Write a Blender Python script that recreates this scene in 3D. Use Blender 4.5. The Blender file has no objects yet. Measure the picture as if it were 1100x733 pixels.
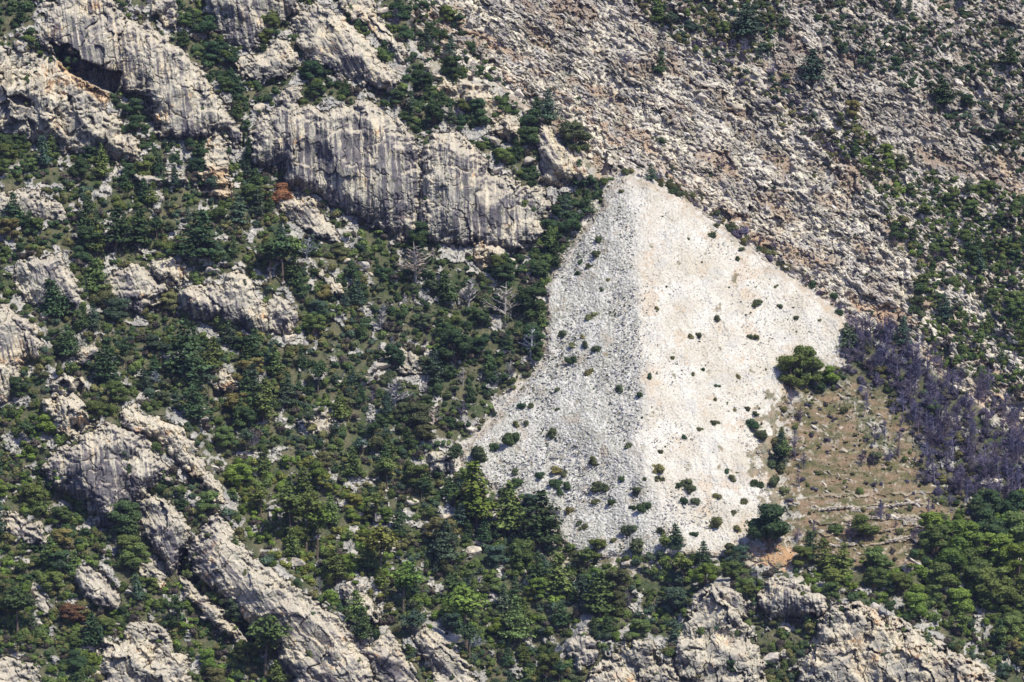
import bpy, math, random
import numpy as np
from mathutils import Matrix, Vector
R = random.Random(7); rng = np.random.default_rng(11)
scene = bpy.context.scene
COL = bpy.data.collections.new('place'); scene.collection.children.link(COL)

# ---------------------------------------------------------------- image frame
# The hillside is laid out as seen from the camera 1.5 km away: (u, v) are image pixels
# (1100 x 733 units), depth is metres beyond the datum plane y = 0.
L = 1500.0; K = 0.4; HAZE = 2.2e-5
def world(u, v, d):
    s = (L + d) / L
    return (u - 550.0) * K * s, d, (366.5 - v) * K * s

# ---------------------------------------------------------------- noise
_perm = rng.permutation(4096).astype(np.int64)
_ga = rng.random(4096) * 2 * np.pi; _GX = np.cos(_ga).astype(np.float32); _GY = np.sin(_ga).astype(np.float32)
_RV = rng.random((4096, 6)).astype(np.float32)
def _h(ix, iy, seed): return _perm[(_perm[(ix + seed * 131) & 4095] + iy) & 4095]
def gn(x, y, seed=0):
    x = np.asarray(x, np.float32); y = np.asarray(y, np.float32)
    xf = np.floor(x); yf = np.floor(y); ix = xf.astype(np.int64); iy = yf.astype(np.int64)
    fx = x - xf; fy = y - yf
    sx = fx*fx*fx*(fx*(fx*6-15)+10); sy = fy*fy*fy*(fy*(fy*6-15)+10)
    def g(dx, dy):
        h = _h(ix+dx, iy+dy, seed); return _GX[h]*(fx-dx) + _GY[h]*(fy-dy)
    a = g(0,0); b = g(1,0); c = g(0,1); d = g(1,1)
    return ((a + (b-a)*sx) + ((c + (d-c)*sx) - (a + (b-a)*sx))*sy) * 1.5
def fbm(x, y, seed=0, o=4, gain=.5, lac=2.07):
    s = 0; a = 1; t = 0
    for i in range(o):
        s = s + a*gn(x*lac**i + 17.3*i, y*lac**i - 9.1*i, seed+i); t += a; a *= gain
    return s / t * 1.3
def ridged(x, y, seed=0, o=4, gain=.5):
    s = 0; a = 1; t = 0
    for i in range(o):
        s = s + a*(1 - 2.2*np.abs(gn(x*2.1**i + 3.7*i, y*2.1**i + 5.9*i, seed+i))); t += a; a *= gain
    return s / t
def worley(x, y, seed=0):
    ix = np.floor(x).astype(np.int64); iy = np.floor(y).astype(np.int64)
    f1 = np.full(x.shape, 9., np.float32); f2 = f1.copy(); hid = np.zeros(x.shape, np.int64)
    ox = np.zeros(x.shape, np.float32); oy = ox.copy()
    for dx in (-1,0,1):
        for dy in (-1,0,1):
            h = _h(ix+dx, iy+dy, seed); cx = ix+dx+_RV[h,0]; cy = iy+dy+_RV[h,1]
            ex = (x-cx).astype(np.float32); ey = (y-cy).astype(np.float32); d = ex*ex+ey*ey
            m = d < f1
            f2 = np.where(m, f1, np.minimum(f2, d)); f1 = np.where(m, d, f1)
            hid = np.where(m, h, hid); ox = np.where(m, ex, ox); oy = np.where(m, ey, oy)
    f1 = np.sqrt(f1); f2 = np.sqrt(f2)
    return f1, f2, hid, ox, oy
def rot(x, y, deg, ax=1., ay=1.):
    c, s = math.cos(math.radians(deg)), math.sin(math.radians(deg))
    return (x*c + y*s)/ax, (-x*s + y*c)/ay
def blocks(x, y, seed, tilt=.8):
    """angular broken blocks: height -1..1, crack 0..1, per block randoms"""
    f1, f2, h, ox, oy = worley(x, y, seed)
    r = _RV[h]
    hh = (r[...,2]-.5)*1.2 + tilt*((r[...,3]-.5)*ox + (r[...,4]-.5)*oy)*2
    crack = np.clip((f2-f1)/.16, 0, 1)
    return hh, crack, r[...,5], r[...,2]
def sm(t): t = np.clip(t, 0, 1); return t*t*(3-2*t)
def sdf(poly, X, Y):
    """signed distance, positive inside"""
    P = np.array(poly, float); Q = np.roll(P, -1, 0)
    best = np.full(X.shape, 1e9); ins = np.zeros(X.shape, bool)
    for (x0,y0),(x1,y1) in zip(P, Q):
        dx, dy = x1-x0, y1-y0; t = np.clip(((X-x0)*dx+(Y-y0)*dy)/(dx*dx+dy*dy+1e-9), 0, 1)
        best = np.minimum(best, (X-x0-t*dx)**2 + (Y-y0-t*dy)**2)
        if dy: ins ^= ((y0 > Y) != (y1 > Y)) & (X < (x1-x0)*(Y-y0)/dy + x0)
    b = np.sqrt(best); return np.where(ins, b, -b)

# ---------------------------------------------------------------- outlines in image pixels
# outcrops: label, name, outline, style, streak direction (deg from vertical), steepness q, facing p, bulge, warmth, darkness
OUT = [
 ('broad grey cliff above the long dark overhang at the upper left', 'cliff', [(36,45),(50,20),(70,-30),(118,-30),(125,12),(150,22),(175,36),(200,56),(215,72),(228,93),(248,120),(262,147),(260,165),(246,150),(232,142),(218,152),(190,150),(168,146),(164,120),(152,104),(130,100),(118,106),(85,85),(58,62),(48,54)], 'flute', 8, .45, .25, 6, .45, .35),
 ('pitted grey cliff with orange hollows below the long overhang', 'cliff', [(-60,60),(0,42),(10,56),(36,50),(60,58),(85,80),(118,103),(114,118),(128,125),(130,140),(150,145),(152,172),(130,175),(100,170),(80,168),(45,160),(20,148),(-60,140)], 'pit', 0, .4, .1, 5, .5, .4),
 ('narrow stacked rock tower with a dark undercut base', 'rock_tower', [(220,142),(236,136),(247,150),(248,175),(248,215),(232,219),(218,206),(213,190),(216,165)], 'block', 90, .25, .1, 6, .8, .15),
 ('long grey cliff streaked with dark vertical stains in the centre', 'cliff', [(268,180),(266,150),(284,118),(296,112),(300,96),(324,92),(322,110),(345,118),(365,113),(396,109),(420,123),(438,136),(450,155),(455,200),(452,240),(455,262),(426,257),(406,245),(375,232),(341,215),(317,203),(303,200),(300,184)], 'flute', 3, .35, .12, 6, .3, .6),
 ('ribbed grey rock dome ending the streaked cliff beside the pale hill', 'cliff', [(452,170),(462,142),(484,136),(512,160),(529,181),(570,201),(583,201),(593,218),(587,240),(583,257),(562,270),(545,268),(508,264),(467,262),(450,256),(448,200)], 'flute', 2, .35, .25, 7, .35, .5),
 ('pale yellowish rock knob hanging at the foot of the ribbed dome', 'rock_outcrop', [(508,258),(520,250),(540,256),(548,272),(542,288),(525,293),(506,282)], 'pit', 0, .3, .1, 5, .8, .2),
 ('small grey slab standing in woods under the streaked cliff', 'rock_outcrop', [(300,208),(315,205),(335,212),(350,228),(362,245),(368,264),(345,257),(325,245),(300,232)], 'slab', 35, .5, .2, 4, .3, .35),
 ('pale slab ridge with rounded summit above the streaked cliff', 'rock_outcrop', [(310,28),(322,12),(338,5),(352,8),(372,20),(390,38),(410,62),(430,85),(430,108),(412,98),(385,92),(362,84),(345,72),(325,60),(318,42)], 'slab', 30, .5, .25, 5, .5, .25),
 ('low rounded rock between wooded gullies near the top', 'rock_outcrop', [(250,70),(262,60),(285,50),(300,38),(312,45),(322,62),(312,85),(295,88),(275,92),(258,82)], 'block', 20, .6, .2, 4, .5, .3),
 ('grey fluted cliff cut by the top of the picture', 'cliff', [(198,-40),(318,-40),(322,10),(300,25),(282,50),(262,55),(240,45),(222,20)], 'flute', 10, .45, .1, 5, .3, .45),
 ('small pale cone of rock in the wooded gully at the top', 'rock_outcrop', [(160,15),(172,-20),(186,-20),(192,25),(190,36),(175,28)], 'slab', 10, .5, .1, 4, .4, .3),
 ('thin rocky rib running down from the top edge', 'rock_outcrop', [(352,-40),(395,-40),(405,15),(420,35),(438,55),(438,72),(422,62),(405,42),(390,27),(362,10)], 'slab', 35, .6, .3, 4, .5, .25),
 ('cream weathered outcrop with orange scar above dark shrubs', 'rock_outcrop', [(470,97),(478,85),(500,84),(525,95),(548,112),(547,122),(535,131),(515,129),(500,116),(482,106)], 'pit', 20, .5, .25, 4, .9, .15),
 ('small cream rock shoulder beside the dark pine gully', 'rock_outcrop', [(526,143),(535,125),(560,128),(566,150),(555,157),(540,150)], 'pit', 30, .5, .25, 4, .8, .15),
 ('tall cream rock fin just above the pale hill summit', 'rock_outcrop', [(572,152),(578,132),(592,135),(605,155),(625,168),(636,190),(625,197),(600,199),(580,199),(578,175)], 'slab', 30, .45, .3, 5, .85, .15),
 ('hunched grey rock at the left end of the middle rock band', 'rock_outcrop', [(15,290),(22,280),(45,275),(65,276),(78,300),(90,325),(82,330),(70,322),(45,327),(25,320)], 'flute', 25, .45, .1, 5, .2, .45),
 ('grey striped rock in the middle rock band', 'rock_outcrop', [(114,303),(122,290),(150,287),(165,298),(178,313),(172,326),(150,337),(130,332),(116,322)], 'flute', 20, .4, .1, 5, .2, .45),
 ('pale pointed rock peak closing the middle rock band', 'rock_outcrop', [(190,332),(192,312),(225,308),(240,312),(243,300),(250,292),(262,292),(270,308),(280,325),(294,345),(290,359),(265,356),(245,346),(215,345)], 'flute', 15, .4, .1, 6, .4, .3),
 ('flat pale rock shelf behind the middle rock band', 'rock_outcrop', [(156,287),(165,277),(185,279),(205,290),(207,302),(190,306),(172,300)], 'block', 30, .6, .1, 4, .5, .2),
 ('small dark cone shaped rock beside the pointed peak', 'rock_outcrop', [(287,332),(295,320),(305,321),(318,342),(312,360),(293,357)], 'slab', 15, .45, .1, 4, .3, .4),
 ('steep fluted rock face cut by the left edge', 'cliff', [(-60,315),(12,330),(35,345),(48,370),(46,387),(30,387),(21,400),(28,410),(10,432),(-60,450)], 'flute', 15, .4, .2, 6, .6, .3),
 ('cracked yellowish boulder head below the hollow capped boulder', 'rock_outcrop', [(40,442),(50,425),(62,418),(80,422),(98,438),(106,455),(94,462),(82,477),(65,472),(50,457)], 'block', 40, .35, .1, 7, .6, .25),
 ('boulder with two dark hollows perched on the ridge', 'hollow_boulder', [(52,421),(58,407),(70,398),(88,405),(91,421),(78,429),(62,429)], 'pit', 0, .3, .1, 6, .6, .3),
 ('great striped dome of dark and pale streaks in the lower left', 'rock_dome', [(44,505),(50,487),(75,475),(95,461),(120,455),(150,462),(165,478),(178,498),(187,518),(170,525),(150,535),(135,547),(122,567),(108,572),(95,552),(85,541),(70,531),(52,527)], 'flute', 6, .3, .15, 8, .35, .6),
 ('long pale slab ridge running down behind the striped dome', 'rock_outcrop', [(122,441),(145,434),(170,448),(198,457),(212,478),(223,500),(240,528),(245,546),(232,542),(215,517),(195,507),(180,482),(150,467),(130,457)], 'slab', 40, .5, .3, 5, .6, .2),
 ('dark grooved rock wedge between the striped dome and the split slab', 'rock_outcrop', [(144,537),(160,528),(175,531),(195,548),(206,565),(202,590),(192,612),(182,620),(170,602),(155,582),(148,562)], 'slab', 20, .35, .1, 6, .2, .5),
 ('huge tilted slab split by a long dark crack in the foreground', 'rock_slab', [(203,582),(215,566),(224,552),(240,551),(248,568),(265,588),(285,606),(310,622),(340,645),(372,668),(397,700),(420,770),(330,770),(300,715),(276,682),(246,652),(216,627),(203,610)], 'slab', 38, .4, .25, 8, .45, .35),
 ('pale lower lip of rock under the long dark crack', 'rock_outcrop', [(192,618),(202,620),(235,652),(262,676),(276,704),(262,699),(235,678),(210,657),(194,642)], 'slab', 42, .4, .05, 6, .7, .15),
 ('small shelf of grey rock at the lower left edge above the maquis', 'rock_outcrop', [(0,556),(12,549),(35,561),(52,570),(65,586),(52,594),(30,587),(8,577)], 'slab', 50, .5, .1, 4, .4, .35),
 ('rounded striped boulder lying in the lower left maquis', 'rock_outcrop', [(77,612),(88,603),(103,607),(118,620),(131,640),(127,656),(105,657),(90,643),(80,628)], 'slab', 40, .4, .15, 5, .5, .35),
 ('broken grey outcrop cut by the bottom edge', 'rock_outcrop', [(104,692),(112,682),(128,688),(132,668),(150,662),(175,671),(187,690),(202,702),(215,770),(105,770)], 'block', 40, .45, .2, 5, .5, .35),
 ('pale crumbling rock in the bottom left corner', 'rock_outcrop', [(-60,706),(15,704),(40,714),(66,770),(-60,770)], 'block', 30, .6, .2, 4, .5, .3),
 ('small grey wedge of rock low in the left maquis', 'rock_outcrop', [(27,632),(40,629),(56,650),(53,664),(38,657)], 'slab', 40, .5, .1, 3.5, .3, .4),
 ('low broken shelf under the striped dome', 'rock_outcrop', [(123,590),(140,582),(165,594),(181,615),(180,632),(160,628),(143,611)], 'block', 45, .6, .1, 4, .5, .3),
 ('grey outcrop above the tail of the split slab', 'rock_outcrop', [(362,630),(380,629),(400,646),(412,660),(407,677),(390,668),(370,652)], 'block', 40, .5, .2, 4, .3, .35),
 ('long striped rib running out of the bottom edge', 'rock_outcrop', [(438,682),(455,671),(472,681),(497,704),(540,770),(480,770),(457,717),(445,697)], 'slab', 42, .4, .2, 5, .5, .3),
 ('broken rib between the split slab and the striped rib', 'rock_outcrop', [(384,697),(402,684),(416,678),(430,690),(447,720),(470,770),(425,770)], 'slab', 42, .5, .2, 4, .5, .3),
 ('small grooved grey knoll above the bottom edge', 'rock_outcrop', [(606,692),(615,680),(632,671),(643,688),(641,710),(625,723),(611,716)], 'flute', 10, .4, .1, 5, .25, .4),
 ('reddish grey rocks at the middle of the bottom edge', 'rock_outcrop', [(600,770),(622,735),(640,716),(660,700),(680,684),(702,690),(706,708),(725,716),(745,770)], 'block', 20, .5, .1, 5, .45, .4),
 ('rugged grey buttress rising from the bottom edge', 'rock_outcrop', [(722,698),(733,668),(750,637),(765,628),(785,640),(800,665),(814,690),(824,720),(830,770),(740,770)], 'block', 10, .45, .1, 5, .3, .4),
 ('dark fluted bluff below the foot of the pale hill', 'rock_outcrop', [(815,632),(825,620),(850,621),(872,630),(893,645),(884,662),(862,662),(845,670),(825,664),(816,650)], 'flute', 5, .3, .1, 6, .35, .5),
 ('long cream and grey ridge in the lower right', 'rock_ridge', [(850,770),(858,708),(874,682),(880,666),(897,648),(920,647),(950,659),(975,670),(1000,680),(1025,698),(1050,712),(1110,770)], 'block', 25, .45, .15, 7, .65, .25),
 ('white boulder pile in the middle of the pine slope', 'rock_outcrop', [(231,397),(240,393),(252,404),(251,420),(241,427),(232,417)], 'block', 10, .5, .1, 3.5, .6, .1),
 ('narrow white rock strip between the trees', 'rock_outcrop', [(407,578),(418,553),(428,557),(424,578),(412,592)], 'block', 20, .6, .1, 3, .7, .1),
 ('pale broken rock patch above the bare white tree', 'rock_outcrop', [(408,388),(425,371),(445,377),(462,390),(456,400),(430,402)], 'block', 30, .7, .1, 3, .3, .2),
 ('round grey boulder at the wooded edge of the pale hill', 'rock_outcrop', [(454,502),(460,488),(475,484),(487,495),(482,509),(465,512)], 'slab', 10, .4, .1, 5, .3, .3),
 ('pale rock heap among the trees on the middle slope', 'rock_outcrop', [(328,452),(338,440),(355,439),(363,455),(346,469)], 'block', 30, .6, .1, 3.5, .3, .15),
 ('leaning grey slab on the slope above the hollow boulder', 'rock_outcrop', [(77,387),(88,373),(105,369),(102,386),(88,397)], 'slab', -50, .5, .1, 4, .4, .25),
 ('pale rock rib among trees above the pointed peak', 'rock_outcrop', [(338,290),(350,289),(366,305),(378,325),(364,322),(346,306)], 'slab', 35, .6, .2, 3.5, .4, .25),
 ('broken rock field on the slope at the left', 'rock_outcrop', [(-60,212),(10,205),(40,203),(60,215),(78,235),(60,242),(35,232),(-60,262)], 'block', 20, .7, .1, 3, .4, .35),
 ('low rocks under the rock tower', 'rock_outcrop', [(142,187),(160,182),(196,186),(200,197),(165,199),(142,197)], 'block', 90, .6, .1, 3, .5, .3),
 ('grey ledge between the fluted bluff and the buttress', 'rock_outcrop', [(735,660),(745,640),(760,627),(790,632),(805,650),(800,668),(775,650)], 'flute', 8, .4, .1, 4, .3, .45),
]
HILL = [(672,191),(655,200),(646,222),(628,247),(606,278),(586,308),(588,352),(584,390),(556,424),(525,458),(494,486),(500,506),(515,512),(542,532),(562,543),(598,553),(602,582),(624,600),(655,597),(692,600),(722,596),(754,596),(790,598),(842,612),(848,598),(836,560),(838,535),(828,500),(833,460),(840,430),(847,400),(870,384),(895,396),(906,372),(911,352),(890,330),(850,300),(810,275),(770,245),(730,215),(700,198),(684,192)]
def ridge_x(v): return np.interp(v, [190,240,300,350,400,440,470,500,530,560,620], [674,680,683,684,691,690,684,689,700,716,738])
FG1 = [(-300,318),(12,328),(40,345),(50,372),(56,400),(72,396),(100,420),(145,433),(200,455),(224,498),(246,545),(266,588),(312,620),(372,666),(402,684),(455,670),(500,704),(560,800),(560,1100),(-300,1100)]
FG2 = [(560,800),(606,695),(632,670),(680,682),(722,690),(745,640),(765,626),(816,622),(850,620),(895,646),(925,646),(1000,680),(1050,712),(1130,770),(1130,1100),(560,1100)]
BACK = [(430,-300),(440,-20),(440,40),(470,75),(530,95),(575,128),(612,150),(645,190),(684,188),(730,212),(810,272),(911,350),(960,360),(1000,400),(1060,440),(1120,500),(1500,560),(1500,-300)]
GRASS = [(838,440),(860,420),(900,408),(950,420),(985,470),(990,505),(1000,540),(1060,560),(1080,585),(1000,600),(960,620),(900,612),(850,600),(836,560),(840,520)]
TRACK = [(782,588),(815,580),(858,592),(862,606),(842,614),(800,604)]
CAVES = [  # hollows: outline, depth
 ([(54,45),(64,50),(72,47),(85,57),(87,64),(101,69),(116,76),(131,77),(129,92),(123,101),(108,95),(88,85),(74,77),(62,63)], 16),
 ([(8,104),(22,101),(34,108),(33,115),(18,113)], 6), ([(153,103),(160,104),(166,113),(160,115)], 5), ([(30,127),(38,132),(38,143),(32,138)], 4),
 ([(214,199),(246,198),(246,206),(230,204),(216,206)], 5), ([(160,320),(178,314),(175,323),(162,327)], 4),
 ([(62,412),(68,408),(75,411),(73,419),(64,418)], 6), ([(79,410),(84,407),(90,413),(87,424),(82,420)], 6),
 ([(200,600),(205,612),(222,628),(250,650),(268,672),(277,702),(268,690),(244,657),(216,634),(198,618)], 9),
 ([(192,590),(202,590),(200,620),(190,618)], 7), ([(958,700),(968,698),(974,706),(962,710)], 3), ([(1002,697),(1018,700),(1016,706),(1004,703)], 3),
 ([(72,103),(76,104),(80,120),(75,118)], 4), ([(95,124),(101,128),(102,138),(97,134)], 4), ([(108,70),(118,66),(112,76)], 3),
]

# ---------------------------------------------------------------- terrain depth by integrating slopes set by region
M0, M1, N0, N1 = -110, 1210, -110, 846
hx = np.arange(M0, M1+1, 2.); hy = np.arange(N0, N1+1, 2.)
HX, HY = np.meshgrid(hx, hy)
q = np.full(HX.shape, 1.1); p = np.full(HX.shape, .12)
def paint(mask, qq, pp):
    global q, p
    q = q*(1-mask) + qq*mask; p = p*(1-mask) + pp*mask
wxn = fbm(HX/60, HY/60, 3, 3); wyn = fbm(HX/60, HY/60, 9, 3)
sB = sdf(BACK, HX+8*wxn, HY+8*wyn); paint(sm(sB/10+.5), .95, .18)
sG = sdf(GRASS, HX+4*wxn, HY+4*wyn); paint(sm(sG/10+.5), 1.7, .1)
s1 = sdf(FG1, HX, HY); paint(sm(s1/8+.5), .95, .15)
s2 = sdf(FG2, HX, HY); paint(sm(s2/8+.5), .9, .1)
# vegetated gullies are gentler than the cliffs around them
paint(sm(sdf([(-300,-300),(430,-300),(560,120),(640,200),(580,290),(400,270),(-300,200)], HX, HY)/20+.5)*.6, 1.35, .2)
for o in OUT:
    m = sm(sdf(o[2], HX+3*wxn, HY+3*wyn)/5+.5); paint(m, o[5], o[6])
sH = sdf(HILL, HX, HY); rx = ridge_x(HY); side = sm((HX - rx - 12*wxn)/(13+np.maximum(HY-430,0)*.16+np.maximum(330-HY,0)*.28)+.5)
paint(sm(sH/6+.5), .98 + 0*side, (-.52)*(1-side) + .33*side)
q = q + .5*fbm(HX/70, HY/70, 21, 3)*(1-sm(sH/6+.5)); p = p + .7*fbm(HX/80, HY/80, 27, 3)*(1-sm(sH/6+.5))
def integrate(p, q):
    h, w = p.shape
    P = np.hstack([p, -p[:, ::-1]]); P = np.vstack([P, P[::-1]])
    Q = np.hstack([q, q[:, ::-1]]); Q = np.vstack([Q, -Q[::-1]])
    fx = np.fft.fftfreq(2*w)*2*np.pi; fy = np.fft.fftfreq(2*h)*2*np.pi
    FX, FY = np.meshgrid(fx, fy); den = FX**2+FY**2; den[0,0] = 1
    F = (-1j*FX*np.fft.fft2(P) - 1j*FY*np.fft.fft2(Q))/den; F[0,0] = 0
    return np.real(np.fft.ifft2(F))[:h, :w]
Dh = integrate(p*K*2, -q*K*2)       # v grows downwards
Dh -= Dh[len(hy)//2, len(hx)//2]
Dh = Dh - 16*sm((s1+7)/8) - 14*sm((s2+7)/8) + 14*sm((sB+3)/8) - 2.5*sm((sH+4)/10)
def up(A, X, Y):
    gx = np.clip((X-M0)/2, 0, len(hx)-1.001); gy = np.clip((Y-N0)/2, 0, len(hy)-1.001)
    ix = gx.astype(int); iy = gy.astype(int); fx = gx-ix; fy = gy-iy
    return (A[iy,ix]*(1-fx)+A[iy,ix+1]*fx)*(1-fy) + (A[iy+1,ix]*(1-fx)+A[iy+1,ix+1]*fx)*fy

# ---------------------------------------------------------------- materials
def mat(name): m = bpy.data.materials.new(name); m.use_nodes = True; return m, m.node_tree.nodes, m.node_tree.links
def rock_mat(name, grain=.35, bump=.35):
    m, N, Lk = mat(name); b = N['Principled BSDF']; b.inputs['Roughness'].default_value = .93; b.inputs['Specular IOR Level'].default_value = .15
    a = N.new('ShaderNodeAttribute'); a.attribute_name = 'Col'
    g = N.new('ShaderNodeNewGeometry')
    n = N.new('ShaderNodeTexNoise'); n.inputs['Scale'].default_value = 1.1; n.inputs['Detail'].default_value = 6; n.inputs['Roughness'].default_value = .7
    Lk.new(g.outputs['Position'], n.inputs['Vector'])
    r = N.new('ShaderNodeMapRange'); r.inputs['From Min'].default_value = .3; r.inputs['From Max'].default_value = .7
    r.inputs['To Min'].default_value = 1-grain; r.inputs['To Max'].default_value = 1+grain*.8; Lk.new(n.outputs['Fac'], r.inputs['Value'])
    x = N.new('ShaderNodeVectorMath'); x.operation = 'SCALE'; Lk.new(a.outputs['Color'], x.inputs[0]); Lk.new(r.outputs['Result'], x.inputs['Scale'])
    Lk.new(x.outputs['Vector'], b.inputs['Base Color'])
    u = N.new('ShaderNodeBump'); u.inputs['Strength'].default_value = bump; u.inputs['Distance'].default_value = .6; Lk.new(n.outputs['Fac'], u.inputs['Height']); Lk.new(u.outputs['Normal'], b.inputs['Normal'])
    return m
M_ROCK = rock_mat('weathered_rock'); M_GROUND = rock_mat('hillside_ground', .4, .4); M_SCREE = rock_mat('white_scree', .22, .5)
def tint_mat(name, rough=.9, trans=0.):
    m, N, Lk = mat(name); b = N['Principled BSDF']; b.inputs['Roughness'].default_value = rough; b.inputs['Specular IOR Level'].default_value = .12
    a = N.new('ShaderNodeAttribute'); a.attribute_name = 'Col'
    o = N.new('ShaderNodeObjectInfo')
    x = N.new('ShaderNodeVectorMath'); x.operation = 'MULTIPLY'; Lk.new(a.outputs['Color'], x.inputs[0]); Lk.new(o.outputs['Color'], x.inputs[1])
    g = N.new('ShaderNodeNewGeometry'); n = N.new('ShaderNodeTexNoise'); n.inputs['Scale'].default_value = .8; n.inputs['Detail'].default_value = 3
    Lk.new(g.outputs['Position'], n.inputs['Vector'])
    r = N.new('ShaderNodeMapRange'); r.inputs['From Min'].default_value = .3; r.inputs['From Max'].default_value = .7; r.inputs['To Min'].default_value = .7; r.inputs['To Max'].default_value = 1.3
    Lk.new(n.outputs['Fac'], r.inputs['Value'])
    y = N.new('ShaderNodeVectorMath'); y.operation = 'SCALE'; Lk.new(x.outputs['Vector'], y.inputs[0]); Lk.new(r.outputs['Result'], y.inputs['Scale'])
    Lk.new(y.outputs['Vector'], b.inputs['Base Color'])
    if trans:
        t = N.new('ShaderNodeBsdfTranslucent'); Lk.new(y.outputs['Vector'], t.inputs['Color'])
        mx = N.new('ShaderNodeMixShader'); mx.inputs[0].default_value = trans
        Lk.new(b.outputs[0], mx.inputs[1]); Lk.new(t.outputs[0], mx.inputs[2]); Lk.new(mx.outputs[0], N['Material Output'].inputs['Surface'])
    return m
M_LEAF = tint_mat('foliage', .8, .18); M_BARK = tint_mat('bark'); M_STONE = tint_mat('loose_stone')

# ---------------------------------------------------------------- mesh building
def mesh_np(name, V, F, col=None, mats=(), fmat=None, smooth=False):
    me = bpy.data.meshes.new(name); V = np.ascontiguousarray(V, np.float32); F = np.ascontiguousarray(F, np.int32)
    k = F.shape[1]; me.vertices.add(len(V)); me.vertices.foreach_set('co', V.ravel())
    me.loops.add(F.size); me.loops.foreach_set('vertex_index', F.ravel())
    me.polygons.add(len(F)); me.polygons.foreach_set('loop_start', np.arange(0, F.size, k, dtype=np.int32))
    if col is not None:
        a = me.color_attributes.new('Col', 'FLOAT_COLOR', 'POINT')
        c = np.ones((len(V), 4), np.float32); c[:, :3] = col; a.data.foreach_set('color', c.ravel())
    for m in mats: me.materials.append(m)
    if fmat is not None: me.polygons.foreach_set('material_index', np.asarray(fmat, np.int32))
    me.update(calc_edges=True); me.validate()
    me.polygons.foreach_set('use_smooth', np.full(len(me.polygons), smooth)); return me
def link(name, me, parent=None, **props):
    o = bpy.data.objects.new(name, me); COL.objects.link(o)
    if parent: o.parent = parent
    for k, v in props.items():
        if v: o[k] = v
    return o
def grid_mesh(name, U, V, D, keep, col, m, smooth=False):
    h, w = U.shape; x, y, z = world(U, V, D)
    idx = np.arange(h*w).reshape(h, w)
    qk = (keep[:-1,:-1] | keep[1:,:-1] | keep[:-1,1:] | keep[1:,1:])
    F = np.stack([idx[1:,:-1], idx[1:,1:], idx[:-1,1:], idx[:-1,:-1]], -1)[qk]
    used = np.unique(F); rm = np.full(h*w, -1); rm[used] = np.arange(len(used))
    P = np.stack([x, y, z], -1).reshape(-1,3)[used]
    org = P.mean(0); org[1] = np.percentile(P[:,1], 50); org[2] = P[:,2].min()
    if name == 'hillside': org = np.zeros(3)
    me = mesh_np(name, P-org, rm[F], col.reshape(-1,3)[used], [m], smooth=smooth)
    return me, org

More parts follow.
